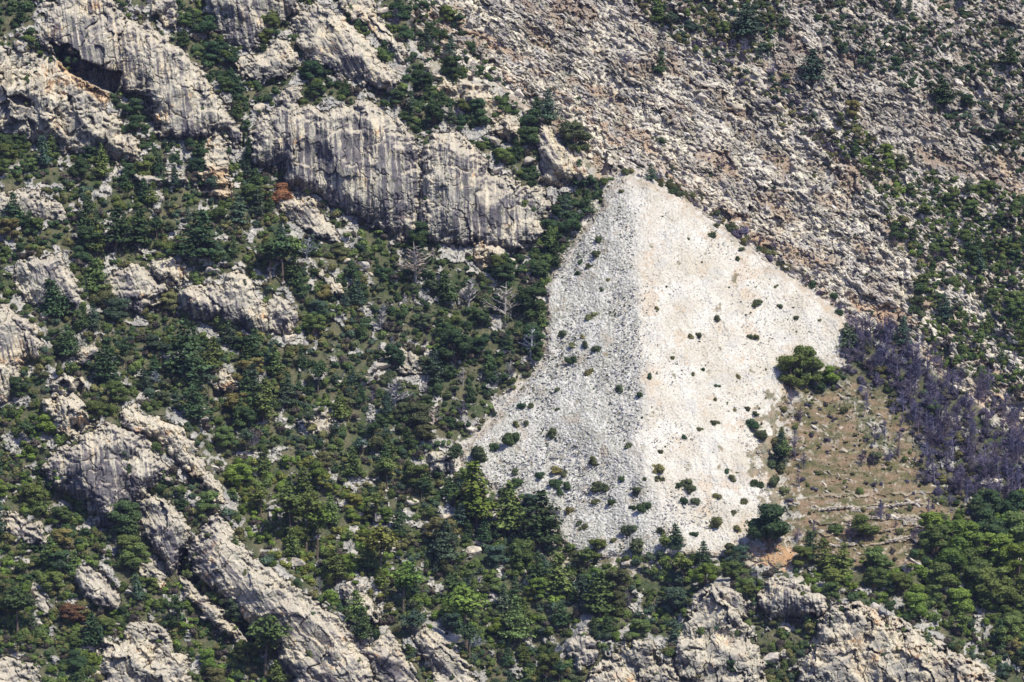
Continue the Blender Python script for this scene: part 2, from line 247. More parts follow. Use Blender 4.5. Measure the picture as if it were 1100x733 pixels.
# ---------------------------------------------------------------- rock surface description
def mixc(a, b, t): t = np.clip(t, 0, 1)[...,None]; return np.asarray(a)*(1-t) + np.asarray(b)*t
GREY=(.235,.228,.20); PALE=(.53,.495,.39); CREAM=(.62,.53,.36); DARK=(.085,.078,.10); ORANGE=(.50,.32,.17); SOIL=(.20,.145,.095); MOSS=(.07,.085,.045)
def rock_surface(U, V, style, ang, warm, dark, sd, seed):
    wx = fbm(U/14, V/14, 41+seed, 3)*5; wy = fbm(U/14, V/14, 51+seed, 3)*5
    d = 3.4*ridged(U/46+seed, V/(95 if style == 'flute' else 44), 61, 2, .3) + .15*ridged((U+wx)/13, (V+wy)/15, 66, 3) + (.25 if style in ('flute','slab') else .6)*sm((fbm((U+wx)/34, (V+2*wy+.3*U)/13, 67+seed, 3)-.2)/.12)
    bx, by = rot(U+wx, V+wy, -ang, 10, 17); hb, ck, rb, r2 = blocks(bx, by, 5+seed, .9)
    fz = {'flute':.5,'slab':.6,'block':.95,'pit':.8}[style]
    for sc_, a_, sd_ in ((34, 2.3*fz, 7), (17, 1.1*fz*fz, 8)):
        px_, py_ = rot(U+1.6*wx+.3*sc_*fbm(V/sc_, U/sc_, 3+seed, 2), V+1.6*wy, -ang*.8, sc_*.8, sc_*1.35); hp, cp, rp, _r = blocks(px_, py_, sd_*31+seed, 1.5)
        d = d + a_*hp - .9*(1-cp)*(rp > .5)
    sx, sy = rot(U+.4*wx, V+.4*wy, -ang, 4.2, 6.5); hs, ck2, rs, _ = blocks(sx, sy, 15+seed, .9)
    amp = {'flute':.12,'slab':.2,'block':.42,'pit':.34}[style]
    d = d + 3.4*ridged(U/80, V/66, 63+seed, 2)
    d = d + amp*(1.7*hb + .55*hs) - amp*1.3*(1-ck)*(r2>.45) - amp*.5*(1-ck2)*(rs>.4)
    fx, fy = rot(U+wx*.22, V+wy*.2, -ang, 1, 1)
    st = ridged(fx/7., fy/60., 71+seed, 4, .6); st2 = fbm(fx/3.2, fy/70., 75+seed, 3)
    if style == 'flute': d = d + .75*st + .12*st2
    elif style == 'slab': d = d + .6*st + .1*st2
    elif style == 'pit':
        f1, f2, h, _, _ = worley((U+wx)/9, (V+wy)/8, 33); d = d - 1.6*sm((.42-f1)/.3)*(_RV[h][...,3]>.35) + .4*st
    else: d = d + .35*st
    d = d + .10*fbm(U/2.6, V/2.6, 81, 3)
    big = fbm(U/38, V/34, 90+seed, 4); mid = fbm(U/11, V/12, 95+seed, 4)
    c = mixc(GREY, PALE, .45 + .9*mid + .8*big + .35*(rb-.5))
    c = mixc(c, CREAM, sm((warm-.35 + .9*big + .35*(rs-.5))*1.6)*.8)
    c = mixc(c, ORANGE, sm((big*.8 + mid*.9 + warm*.6 - .72)/.28)*.85)
    c = mixc(c, (.56,.51,.42), sm((fbm(fx/3.6, fy/80., 98+seed, 3, .6)-.12)/.2)*(.55 if style in ('flute','slab') else .15))
    stain = sm((fbm(fx/4.2, fy/95., 99+seed, 3, .6)*1.9 + .9*fbm(U/50, V/60, 97+seed, 3) + dark - .34)/.30)
    c = mixc(c, DARK, stain*(.85 if style in ('flute','slab') else .45))
    c = mixc(c, DARK, sm((gn(U/2.3, V/2.3, 7)+.35*mid-.42)/.25)*.6)
    c = mixc(c, MOSS, sm((fbm(U/9, V/9, 120, 3)-.38)/.2)*.55)
    c = mixc(c, np.array((.055,.055,.05)), (1-ck)*(r2>.45)*.6)
    return d, c

outs = []
# ---------------------------------------------------------------- front depth (for standing things on)
gx = np.arange(M0+2, M1-2, 1.); gy = np.arange(N0+2, N1-2, 1.); GX, GY = np.meshgrid(gx, gy)
D0 = up(Dh, GX, GY)
W1 = fbm(GX/18, GY/18, 131, 4); W2 = fbm(GX/18, GY/18, 137, 4)
front = D0.copy(); inrock = np.full(GX.shape, -99.)
push = np.zeros(GX.shape)
def window(a, b): return slice(max(int(a[1]-gy[0]),0), max(int(b[1]-gy[0]),0)), slice(max(int(a[0]-gx[0]),0), max(int(b[0]-gx[0]),0))
def warped_sd(poly, U, V, style='flute'): return (.9 - (9*np.maximum(0, fbm(U/11, V/11, 171, 4)*2-.25) if style == 'block' else 3*np.maximum(0, fbm(U/13, V/13, 173, 4)*2-.2))) + sdf(poly, U+8*fbm(U/15, V/15, 151, 5, .6), V+8*fbm(U/15, V/15, 157, 5, .6)) + 1.6*fbm(U/5, V/5, 159, 2)
def cave_depth(U, V):
    r = np.zeros(U.shape)
    for poly, dep in CAVES:
        xs = [a for a,_ in poly]; ys = [b for _,b in poly]
        if min(xs) > U.max()+9 or max(xs) < U.min()-9 or min(ys) > V.max()+9 or max(ys) < V.min()-9: continue
        s = sdf(poly, U+1.5*fbm(U/6, V/6, 161, 3), V+1.5*fbm(U/6, V/6, 165, 3)); r = np.maximum(r, dep*sm((s+1.2)/2.))
    return r
for i, (label, name, poly, style, ang, qq, pp, bulge, warm, dark) in enumerate(OUT):
    P = np.array(poly, float); lo = P.min(0)-14; hi = P.max(0)+14
    lo = np.maximum(lo, (gx[0]+1, gy[0]+1)); hi = np.minimum(hi, (gx[-1]-1, gy[-1]-1))
    st = .72; U, V = np.meshgrid(np.arange(lo[0], hi[0], st), np.arange(lo[1], hi[1], st))
    off = -.8 if 20 <= i <= 36 else 2.5 if 15 <= i <= 19 else 0.
    sd = warped_sd(poly, U, V, style)+off; det, col = rock_surface(U, V, style, ang, warm, dark, sd, i)
    base = up(Dh, U, V); k = sm(sd/4)
    cd = cave_depth(U, V)
    D = base - bulge*(1.7*(1-np.exp(-np.maximum(sd,0)/11))-.2) - det*(.25+.75*k) + 2.2*np.maximum(-sd-.2, 0) + cd - .5
    if name == 'cliff' and i == 0: pass
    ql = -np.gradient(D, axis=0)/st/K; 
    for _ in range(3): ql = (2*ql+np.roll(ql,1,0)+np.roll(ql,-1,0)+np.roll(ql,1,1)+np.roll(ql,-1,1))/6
    col = mixc(col, (.60,.54,.42), sm((ql-.75)/.9)*.65); col = mixc(col, (.10,.095,.125), sm((-.15-ql)/1.2)*.45)  # by slope: sunlit tops and shaded undersides put into colour, with lichen and stain
    if i < 2: col = mixc(col, (.62,.44,.25), sm((sdf([(60,58),(76,74),(100,92),(122,104),(136,104),(150,112),(128,122),(110,112),(82,92),(62,74)], U+5*fbm(U/8,V/8,5,3), V)+2)/5)*.75)
    if name == 'rock_tower': col = mixc(col, (.60,.44,.26), sm((V-170)/25)*.5)
    col = mixc(col, (.03,.03,.05), sm((cd-2)/4)*.6)  # shade of the hollows painted into the rock colour, darker with depth
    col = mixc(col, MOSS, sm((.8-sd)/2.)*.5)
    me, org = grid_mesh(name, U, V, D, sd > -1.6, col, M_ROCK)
    o = link(name, me, label=label, category={'cliff':'cliff','rock_tower':'rock tower','hollow_boulder':'boulder','rock_dome':'rock dome','rock_slab':'rock slab','rock_ridge':'rock ridge'}.get(name,'rock outcrop'), group='rock cliffs and outcrops on the mountainside'); o.location = org
    w = window(lo, hi); g1, g2 = GX[w], GY[w]
    sdg = warped_sd(poly, g1, g2, style)+off; inrock[w] = np.maximum(inrock[w], sdg)
    push[w] = np.maximum(push[w], 6*sm(sdg/4) + 14*sm((cave_depth(g1, g2))/3))
    front[w] = np.where(sdg > 0, np.minimum(front[w], D0[w] - bulge*(1.7*(1-np.exp(-np.maximum(sdg,0)/11))-.2)), front[w])

# ---------------------------------------------------------------- the hillside sheet
sBk = sdf(BACK, GX+10*W1, GY+10*W2); sGr = sdf(GRASS, GX+22*W1, GY+18*W2); sHi = sdf(HILL, GX, GY)
sF = np.maximum(sdf(FG1, GX, GY), sdf(FG2, GX, GY))
back = sm(sBk/14+.5); grass = np.maximum(sm(sGr/24+.5), sm((sHi+14)/10)*sm((GX-790)/20)*sm((GY-395)/20)*sm((606-GY)/8))
# strata run down to the right on the far slope
bx, by = rot(GX+6*W1, GY+6*W2, 33, 13, 5.0); h1, c1, ra, rb_ = blocks(bx, by, 201, 1.)
bx, by = rot(GX+3*W1, GY+3*W2, 33, 4.6, 2.5); h2, c2, rc, rd_ = blocks(bx, by, 211, 1.)
sx, sy = rot(GX+9*W1, GY+9*W2, 33, 1, 1); stra = ridged(sx/95+.6*W1, (sy+10*W2)/13, 221, 4, .55); crag = sm((fbm(sx/120, sy/45, 225, 3)+.02)/.25)
mixN = fbm(sx/60, sy/20, 231, 4); fineN = fbm(GX/4, GY/4, 241, 3); bigN = fbm(GX/70, GY/60, 245, 4)
rocky = sm((mixN + .25*stra + .35)/.5)          # how much broken rock shows on the far slope
bx, by = rot(GX+12*W1, GY+12*W2, 36, 30, 13); h0, c0, r0, r00 = blocks(bx, by, 207, 1.)
dB = 4.5*ridged(sx/230+.5*W1, (sy+14*W2)/36, 229, 2) + 2.6*stra + (1.2+3.2*crag)*h0*(.3+.7*rocky) - .8*(1-c0)*(r0 > .4) + (2.2*h1*c1)*rocky*np.where(r0 > .6, .25, .9)*(.5+.8*crag) + (1-.75*(r0 > .6)*rocky)*(.7*h2 - .5*(1-c2))*(.3+.7*rocky) + .25*fineN
bx, by = rot(GX+5*W1, GY+5*W2, 20, 8, 7); h3, c3, re, rf_ = blocks(bx, by, 251, 1.)
bx, by = rot(GX+3*W1, GY+3*W2, 20, 3, 3); h4, c4, rg, rh_ = blocks(bx, by, 255, 1.)
nearh = sm((sHi+12)/8)
patch = sm((fbm(GX/26, GY/22, 261, 4) + .45*fbm(GX/7, GY/7, 265, 3) - .20 + (.26-.18*sm(sF/6))*sm((inrock+22)/20))/.12)
dL = 2.6*ridged(GX/60, GY/50, 271, 3) + 1.2*ridged(GX/24, GY/22, 275, 3) + patch*(1.6+1.1*h3 + .5*h4 - .6*(1-c3)) + .3*h4
dG = 1.6*ridged((GX+8*W1)/38, (GY+8*W2)/20, 281, 5, .6) + .5*h4*(rg>.55) + .5*fineN + 0.8*np.floor((GY+.10*GX+3*W1)/11)*0
strip = sdf([(905,410),(935,430),(965,470),(975,505),(950,500),(915,455),(900,430)], GX+8*W1, GY+8*W2)
tvv = (GY + .06*(GX-940) + 5*W1)/13.; fr_ = tvv-np.floor(tvv); tz = sm((GY-520)/15)*sm((600-GY)/10)*sm((GX-865)/20)
dG = dG + tz*1.3*sm((fr_-.72)/.1)*(1-sm((fr_-.9)/.1))
dG = dG + 1.3*(.5+h3*c3)*sm((strip+16*fbm(GX/12, GY/12, 319, 4))/8)
det = dB*back + dL*(1-back); det = det*(1-grass) + dG*grass
cB = mixc((.30,.285,.235), (.72,.665,.53), .55 + 1.0*(rc-.5) + .9*mixN + .7*(ra-.5) + .5*(r0-.5))
cB = mixc(cB, (.16,.15,.17), sm((rb_-.62)/.1)*.6)
cB = mixc(cB, (.37,.275,.19), (1-rocky)*.8)
cB = mixc(cB, (.07,.06,.065), sm((.45-c2)/.3)*.6)  # shadows between the blocks painted as dark gaps
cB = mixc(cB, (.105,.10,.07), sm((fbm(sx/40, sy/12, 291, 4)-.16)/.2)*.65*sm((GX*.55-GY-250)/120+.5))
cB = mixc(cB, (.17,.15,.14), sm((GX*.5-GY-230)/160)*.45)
cB = mixc(cB, (.62,.585,.52), (r0 > .6)*rocky*.35)
talus = sm((fbm(sx/50, sy/9, 295, 3)-.05)/.2)*.75*sm(1-np.abs(GY-(.68*GX-300+20*W1))/34)
cB = mixc(cB, (.47,.33,.21), talus)
veg = mixc((.06,.08,.036), (.135,.125,.075), .5+1.1*fbm(GX/16, GY/16, 301, 4))
cL = mixc(veg, mixc((.30,.295,.28), (.54,.51,.45), .5+.9*(re-.5)+.4*fineN), patch*(.9))
cL = mixc(cL, (.06,.06,.045), sm((.3-c3)/.3)*patch*.7)
cG = mixc((.23,.165,.105), (.11,.11,.05), .5+1.6*fbm(GX/22, GY/8, 311, 5, .6))
cG = mixc(cG, (.33,.28,.21), sm((fbm(GX/16, GY/4, 317, 4)-.22)/.2)*.6)
cG = mixc(cG, (.40,.36,.29), sm((rg+.5*fbm(GX/22, GY/22, 315, 3)-1.02)/.06)*.7)
cG = mixc(cG, (.42,.36,.27), tz*sm((fr_-.68)/.08)*(1-sm((fr_-.88)/.08))*sm((fbm(GX/26, GY/9, 621, 3)+.1)/.15)*.8)
cG = mixc(cG, mixc((.44,.42,.36),(.1,.11,.06), (rg>.5)*1.), sm((strip+16*fbm(GX/12, GY/12, 319, 4))/8)*.8*(.3+.7*(rg>.3)))
cG = mixc(cG, (.55,.52,.46), sm((fbm(GX/9, GY/9, 631, 5, .6)+.5*sm((sHi+40)/40)-.42)/.12)*.7)
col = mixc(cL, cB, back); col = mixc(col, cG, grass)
nb_ = sm((sHi+13+34*fbm(GX/13, GY/13, 611, 5, .6))/10)*(sHi < 6)*(1-sm((GX-790)/20)*sm((GY-395)/20))
col = mixc(col, mixc((.42,.37,.30),(.60,.57,.52), .5+.9*(rg-.5)+.6*fineN), nb_*.85)
tr = sm(sdf(TRACK, GX+4*W1, GY+4*W2)/4+.5); col = mixc(col, mixc((.56,.33,.17),(.48,.42,.34), .4+1.5*fineN), tr*.9)
path = sm(sdf([(1068,168),(1078,165),(1100,200),(1130,240),(1130,270),(1095,225)], GX+4*W1, GY+4*W2)/5+.5); col = mixc(col, (.46,.36,.25), path*.8)
sl = sm(sdf([(842,118),(870,120),(960,190),(940,200),(880,160)], GX+8*W1, GY+8*W2)/8+.5)*0; col = mixc(col, (.35,.24,.15), sl)
det = det*(1-.72*sm((sHi+16)/16))
D = D0 - det*(1-sm(sHi/5)) + push + 7*sm((sHi-3)/8)
DT = D.copy()
front = np.where(inrock > 0, front, D0 - det)
me, _ = grid_mesh('hillside', GX, GY, D, np.ones(GX.shape, bool), col, M_GROUND)
link('hillside', me, kind='structure', label='steep rocky and wooded mountainside', category='hillside')

# ---------------------------------------------------------------- the pale pyramid shaped hill
U, V = np.meshgrid(np.arange(484, 922, .72), np.arange(182, 624, .72))
W = fbm(U/16, V/16, 321, 4); Wb = fbm(U/16, V/16, 325, 4)
sd = sdf(HILL, U+7*W, V+7*Wb) + 3.5*fbm(U/6, V/6, 327, 4, .6)
rxv = ridge_x(V) + 5*fbm(V/40, V*0, 329, 3); left = 1-sm((U-rxv-16*W)/(20+np.maximum(V-420,0)*.25+np.maximum(330-V,0)*.4)+.5)
b1 = blocks((U+2*W)/2.4, (V+2*Wb)/2.0, 331, 1.); b2 = blocks((U+4*W)/7.5, (V+4*Wb)/5.5, 335, 1.)
lowr = sm((V-400)/120)*(1-left) ; rub = .35+.65*np.maximum(left, sm((V-480)/60))
det = 2.4*fbm(U/60, V/75, 397, 3) + 1.0*ridged(rot(U+8*W,V,-18)[0]/26, rot(U,V,-18)[1]/130, 399, 3)*(1-left) + 1.0*ridged(rot(U+8*W,V,25)[0]/24, rot(U,V,25)[1]/110, 401, 3)*left + rub*(.26*b1[0] - .16*(1-b1[1]) + .25*b2[0]*b2[1]) + 1.5*fbm(U/42, V/60, 341, 4) + .9*ridged(rot(U,V,-25)[0]/16, rot(U,V,-25)[1]/60, 345, 3)*(.4+.6*lowr) + .3*fbm(U/2.4, V/2.4, 347, 2)
D = up(Dh, U, V) - det - .8 + 1.9*np.maximum(-sd-.2, 0)
cr = mixc((.51,.47,.385), (.62,.60,.54), .5+.9*fbm(U/30, V/30, 351, 4) + .5*(b1[2]-.5))
cr = mixc(cr, (.50,.39,.27), sm((fbm(U/34, V/28, 355, 4)+.3*fbm(U/5, V/5, 357, 2)-.22)/.25)*.5)
cr = mixc(cr, (.47,.46,.43), sm((fbm(U/26, V/22, 361, 4)-.2)/.3)*.5)
cl = mixc((.40,.39,.345), (.62,.605,.56), .5+1.1*(b1[2]-.5)+.6*fbm(U/20, V/20, 371, 3))
cl = mixc(cl, (.235,.235,.175), sm((.06+gn(U/2.2, V/1.9, 377)+.45*fbm(U/28, V/24, 379, 3)-.18)/.2)*.62)
cl = mixc(cl, (.36,.30,.22), sm((fbm(U/22, V/22, 383, 4)+.5*sm((596-U-.0*V)/26)*sm((430-V)/60)-.32)/.2)*.55)
c = mixc(cr, cl, left)
c = mixc(c, (.16,.15,.12), sm((gn(U/1.9, V/1.8, 391)-.42)/.15)*.55)
c = mixc(c, (.40,.29,.18), sm((5-sd)/6)*.55)
edge = sm((40-sd)/40)*sm((U-770)/40)*sm((V-400)/40); bn = fbm(U/17, V/17, 405, 5, .6)
c = mixc(c, mixc((.25,.19,.12), (.12,.12,.06), .5+1.2*fbm(U/10, V/8, 407, 3)), sm((edge+1.1*bn-.5)/.22)*.85)
c = mixc(c, (.50,.29,.15), sm((sdf([(800,592),(812,586),(832,584),(852,592),(856,606),(842,610),(812,600)], U+9*W, V+7*Wb)+1)/5)*.65)
c = mixc(c, (.42,.37,.30), sm((9-sd+16*bn)/14)*.5*(1-sm((U-790)/20)*sm((V-395)/20)))
me, org = grid_mesh('hill', U, V, D, sd > -3, c, M_SCREE)
o = link('hill', me, kind='structure', label='pale pyramid shaped hill of bare white scree', category='hill'); o.location = org
bb = sHi > -1; front = np.where(bb & (inrock < 0), D0 - .8, front)

def dep(u, v):
    i = min(max(int(round(v-gy[0])),0), len(gy)-1); j = min(max(int(round(u-gx[0])),0), len(gx)-1); return float(front[i,j])
def samp(A, u, v): return float(A[min(max(int(v-gy[0]),0), len(gy)-1), min(max(int(u-gx[0]),0), len(gx)-1)])

# ---------------------------------------------------------------- plants
def leaves(C, Nn, size, shade, g):
    """C centres, Nn normals -> one small bent leaf tuft quad per centre"""
    n = len(C); Nn = Nn/np.linalg.norm(Nn, axis=1, keepdims=True)
    a = np.cross(Nn, g.normal(size=(n,3))); a /= np.linalg.norm(a, axis=1, keepdims=True)+1e-9; b = np.cross(Nn, a)
    s = (size*g.uniform(.6, 1.35, n))[:,None]; e = s*g.uniform(.45, .9, n)[:,None]
    V = np.stack([C-a*s, C-b*e+Nn*s*.15, C+a*s, C+b*e-Nn*s*.15], 1).reshape(-1,3)
    return V, np.arange(4*n).reshape(n,4), np.repeat(shade, 4, 0)
def tube(pts, rad, n=5):
    V = []; F = []
    for i, (p_, r_) in enumerate(zip(pts, rad)):
        p_ = np.array(p_, float); t = np.array(pts[min(i+1, len(pts)-1)], float)-np.array(pts[max(i-1,0)], float); t /= np.linalg.norm(t)+1e-9
        a = np.cross(t, (0.3,1,.1)); a /= np.linalg.norm(a)+1e-9; b = np.cross(t, a)
        for k in range(n): V.append(p_ + r_*(a*math.cos(2*math.pi*k/n)+b*math.sin(2*math.pi*k/n)))
    for i in range(len(pts)-1):
        for k in range(n): F.append((i*n+k, i*n+(k+1)%n, (i+1)*n+(k+1)%n, (i+1)*n+k))
    return np.array(V), np.array(F)
def join(parts):
    V = []; F = []; C = []; o = 0
    for v, f, c in parts: V.append(v); F.append(f+o); C.append(np.broadcast_to(c, (len(v),3))); o += len(v)
    return np.concatenate(V), np.concatenate(F), np.concatenate(C)
BARK = np.array((.16,.13,.11))
def pine(seed, H=10., spread=.27, bare=.16, umb=False):
    g = np.random.default_rng(seed); lean = g.normal(0, .03, 2)*H
    ax = lambda t: np.array((lean[0]*t*t, lean[1]*t*t, H*t))
    tv, tf = tube([ax(t) for t in (-.06,.1,.35,.6,.85,.97)], [.026*H,.02*H,.016*H,.012*H,.006*H,.002*H], 6); tp = [(tv, tf, BARK)]
    C = []; N_ = []; S = []
    if umb: levels = [(t, spread*H*(1.25-1.1*abs(t-.78)/.25)*g.uniform(.75,1.15)) for t in np.linspace(.62,.97,6)]
    else: levels = [(t, spread*H*((1-t)/(1-bare))**.72*g.uniform(.72,1.2)+.3) for t in np.linspace(bare+.02, .96, 10)]
    for t, Rr in levels:
        Rr = max(Rr, .5); nb = max(4, int(5+Rr*1.2)); ph = g.uniform(0, 6.3)
        for k in range(nb):
            if g.random() < .12: continue
            a = ph+k*6.283/nb+g.normal(0,.25); Lb = Rr*g.uniform(.6,1.18); up_ = g.uniform(.0,.22)*Lb
            e = ax(t)+np.array((math.cos(a)*Lb, math.sin(a)*Lb, up_))
            if Lb > .9: tv, tf = tube([ax(t), e*.9+ax(t)*.1], [.006*H,.002*H], 3); tp.append((tv, tf, BARK))
            for s_ in np.arange(.3, 1.02, .8/max(Lb, .8)*.55):
                c = ax(t)+(e-ax(t))*s_; wv = (.35+.3*Lb*.35)*(1.1-.35*s_)
                m = int(7+3*g.random()); q_ = g.normal(size=(m,3))*np.array((wv,wv,.16+.1*wv))
                C.append(c+q_); N_.append(np.stack([q_[:,0]*.5+math.cos(a)*.35, q_[:,1]*.5+math.sin(a)*.35, np.full(m,.9)], 1)+g.normal(0,.35,(m,3)))
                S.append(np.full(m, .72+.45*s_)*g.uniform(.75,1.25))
    m = 26; C.append(ax(.96)+g.normal(size=(m,3))*np.array((.28,.28,.5))); N_.append(g.normal(size=(m,3))+(0,0,.7)); S.append(np.full(m,1.1))
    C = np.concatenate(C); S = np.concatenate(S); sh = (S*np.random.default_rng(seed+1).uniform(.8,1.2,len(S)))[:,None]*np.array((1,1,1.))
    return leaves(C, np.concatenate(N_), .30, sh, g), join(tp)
def core(c, r_, flat, g):
    V=[]; F=[]
    for i, (zz, rr) in enumerate([(-.8,.5),(-.2,.95),(.4,.85),(.85,.4)]):
        for k in range(6): a = k*1.047+i*.5; V.append((c[0]+r_*rr*math.cos(a)*g.uniform(.85,1.1), c[1]+r_*rr*math.sin(a)*g.uniform(.85,1.1), c[2]+r_*flat*zz))
    for i in range(3):
        for k in range(6): F.append((i*6+k, i*6+(k+1)%6, i*6+6+(k+1)%6, i*6+6+k))
    F.append((18,19,20,21)); F.append((18,21,22,23)); return np.array(V), np.array(F), np.full(3, .8)
def broad(seed, H=7., wide=.42, nc=24, bare=.1):
    g = np.random.default_rng(seed); tp = []; C=[]; N_=[]; S=[]
    tv, tf = tube([(0,0,-.5),(.1,.05,bare*H),(0,.2,.55*H),(.1,.1,.8*H)], [.03*H,.022*H,.014*H,.004*H], 6); tp.append((tv, tf, BARK))
    for k in range(nc):
        a = g.uniform(0,6.283); t = g.uniform(bare+.08,.88); rr = wide*H*math.sqrt(max(.05,1-((t-.5)/.55)**2))*math.sqrt(g.uniform(.05,1))*.85
        c = np.array((math.cos(a)*rr, math.sin(a)*rr, t*H)); cr = H*g.uniform(.13,.205)
        tv, tf = tube([(0,0,bare*H), c*.6+np.array((0,0,bare*H*.4)), c], [.012*H,.008*H,.003*H], 3); tp.append((tv, tf, BARK))
        m = int(80*(cr/(.15*H))**2); q_ = g.normal(size=(m,3)); q_ /= np.linalg.norm(q_,axis=1,keepdims=True); q_[:,2] = np.abs(q_[:,2])*1.1-.25
        rad = g.uniform(.65,1.12,(m,1)); C.append(c+q_*rad*cr*np.array((1.15,1.15,.8))); N_.append(q_+g.normal(0,.27,(m,3))+(0,0,.2))
        tp.append(core(c, cr*.86, .8, g))
        S.append(np.full(m, g.uniform(.72,1.25)))
    C = np.concatenate(C); S = np.concatenate(S); cores = [t for t in tp if t[2][0] == .8]; tp = [t for t in tp if t[2][0] != .8]
    return join([leaves(C, np.concatenate(N_), .17, (S*g.uniform(.75,1.25,len(S)))[:,None]*np.ones(3), g)]+cores), join(tp)
def bush(seed, H=2.4, nc=6, lod=1.):
    g = np.random.default_rng(seed); C=[]; N_=[]; S=[]; tp=[]
    for k in range(nc):
        a = g.uniform(0,6.283); rr = g.uniform(0,.5)*H; c = np.array((math.cos(a)*rr, math.sin(a)*rr, H*g.uniform(.15,.55))); cr = H*g.uniform(.28,.42)
        m = int(70*lod); q_ = g.normal(size=(m,3)); q_ /= np.linalg.norm(q_,axis=1,keepdims=True); q_[:,2] = np.abs(q_[:,2])-.15
        C.append(c+q_*cr*g.uniform(.75,1.1,(m,1))); N_.append(q_+g.normal(0,.27,(m,3))+(0,0,.2)); S.append(np.full(m, g.uniform(.75,1.2)))
        tp.append(core(c, cr*.85, .9, g))
    C = np.concatenate(C); S = np.concatenate(S)
    return join([leaves(C, np.concatenate(N_), .15/math.sqrt(lod), (S*g.uniform(.7,1.3,len(S)))[:,None]*np.ones(3), g)]+tp)
def bare_tree(seed, H=9., dense=1., th=1.):
    g = np.random.default_rng(seed); tp = []
    ln = g.normal(0,.04,2)*H; ax = lambda t: np.array((ln[0]*t, ln[1]*t, H*t))
    tv, tf = tube([ax(-.05), ax(.4), ax(.75), ax(1)], [.022*H,.016*H,.009*H,.003*H], 5); trunk = (tv, tf, np.ones(3))
    for k in range(int(16*dense)):
        t = g.uniform(.2,.92); a = g.uniform(0,6.283); Lb = H*g.uniform(.2,.42)*(1.15-t); d = np.array((math.cos(a), math.sin(a), g.uniform(.5,1.3))); d /= np.linalg.norm(d)
        s = ax(t)-d*.12; e = s+d*Lb; mid = (s+e)/2+g.normal(0,.05*Lb,3); tv, tf = tube([s, mid, e], [.0085*H*th,.006*H*th,.003*H*th], 3); tp.append((tv, tf, np.ones(3)))
        for j in range(int(5*dense)):
            u_ = g.uniform(.3,1); b0 = s+(e-s)*u_; d2 = d+g.normal(0,.6,3); d2[2] = abs(d2[2])+.1; d2 /= np.linalg.norm(d2); b0 = b0-d2*.05
            tv, tf = tube([b0, b0+d2*Lb*g.uniform(.25,.5)], [.0045*H*th,.002*H*th], 3); tp.append((tv, tf, np.ones(3)*g.uniform(.7,1.2)))
    return join(tp), trunk
def to_mesh(name, a, m): return mesh_np(name, a[0], a[1], a[2], [m])
PINES = [pine(100+i, 10, .25+.03*(i%3), .14+.05*(i%2)) for i in range(5)]; UMBS = [pine(140+i, 10, .24, umb=True) for i in range(3)]
BROADS = [broad(200+i, 7, .40+.04*(i%2), 21+i) for i in range(5)]; BUSHES = [bush(300+i, 2.4, 5+i%3) for i in range(5)]; BARES = [bare_tree(400+i, 9, 1.6 if i<3 else 2.3, 1.9 if i<3 else 1.) for i in range(6)]
def proto(lst, kind, leafmat):
    r = []
    for cr, tr_ in lst:
        cm = to_mesh('crown', cr, leafmat); tm = to_mesh('trunk', tr_, M_BARK)
        J = join([cr, tr_]); nf = len(cr[1]); fm = np.zeros(len(J[1]), int); fm[nf:] = 1
        r.append((cm, tm, mesh_np(kind, J[0], J[1], J[2], [leafmat, M_BARK], fm)))
    return r
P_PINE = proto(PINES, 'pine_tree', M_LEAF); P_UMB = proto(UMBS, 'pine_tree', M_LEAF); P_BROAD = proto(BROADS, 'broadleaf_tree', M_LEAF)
P_BARE = proto(BARES, 'bare_tree', M_BARK); P_BUSH = [to_mesh('bush', b, M_LEAF) for b in BUSHES]

# foliage tints (linear albedo)
T_DARK=(.064,.106,.044); T_BLUE=(.078,.118,.074); T_MID=(.128,.172,.052); T_BRIGHT=(.155,.225,.046); T_OLIVE=(.19,.185,.075); T_YEL=(.20,.215,.055); T_RUST=(.24,.13,.07)
T_PURP=(.15,.13,.19); T_GREY=(.36,.35,.34); T_BUSH=(.11,.13,.06)
TONES = {'dark green':T_DARK,'blue-green':T_BLUE,'mid green':T_MID,'bright green':T_BRIGHT,'olive':T_OLIVE,'yellow-green':T_YEL,'rust red':T_RUST,'purple-grey':T_PURP,'pale grey':T_GREY,'grey-green':T_BUSH}

plants = []   # (kind, u, v, height_m, tone, special label)
def add(kind, u, v, h_px, tone, lab=None, wid=1., umb=False): plants.append(dict(k=kind, u=u, v=v, h=h_px*K*(1.25 if lab else 1), tone=tone, lab=lab, w=wid, umb=umb))
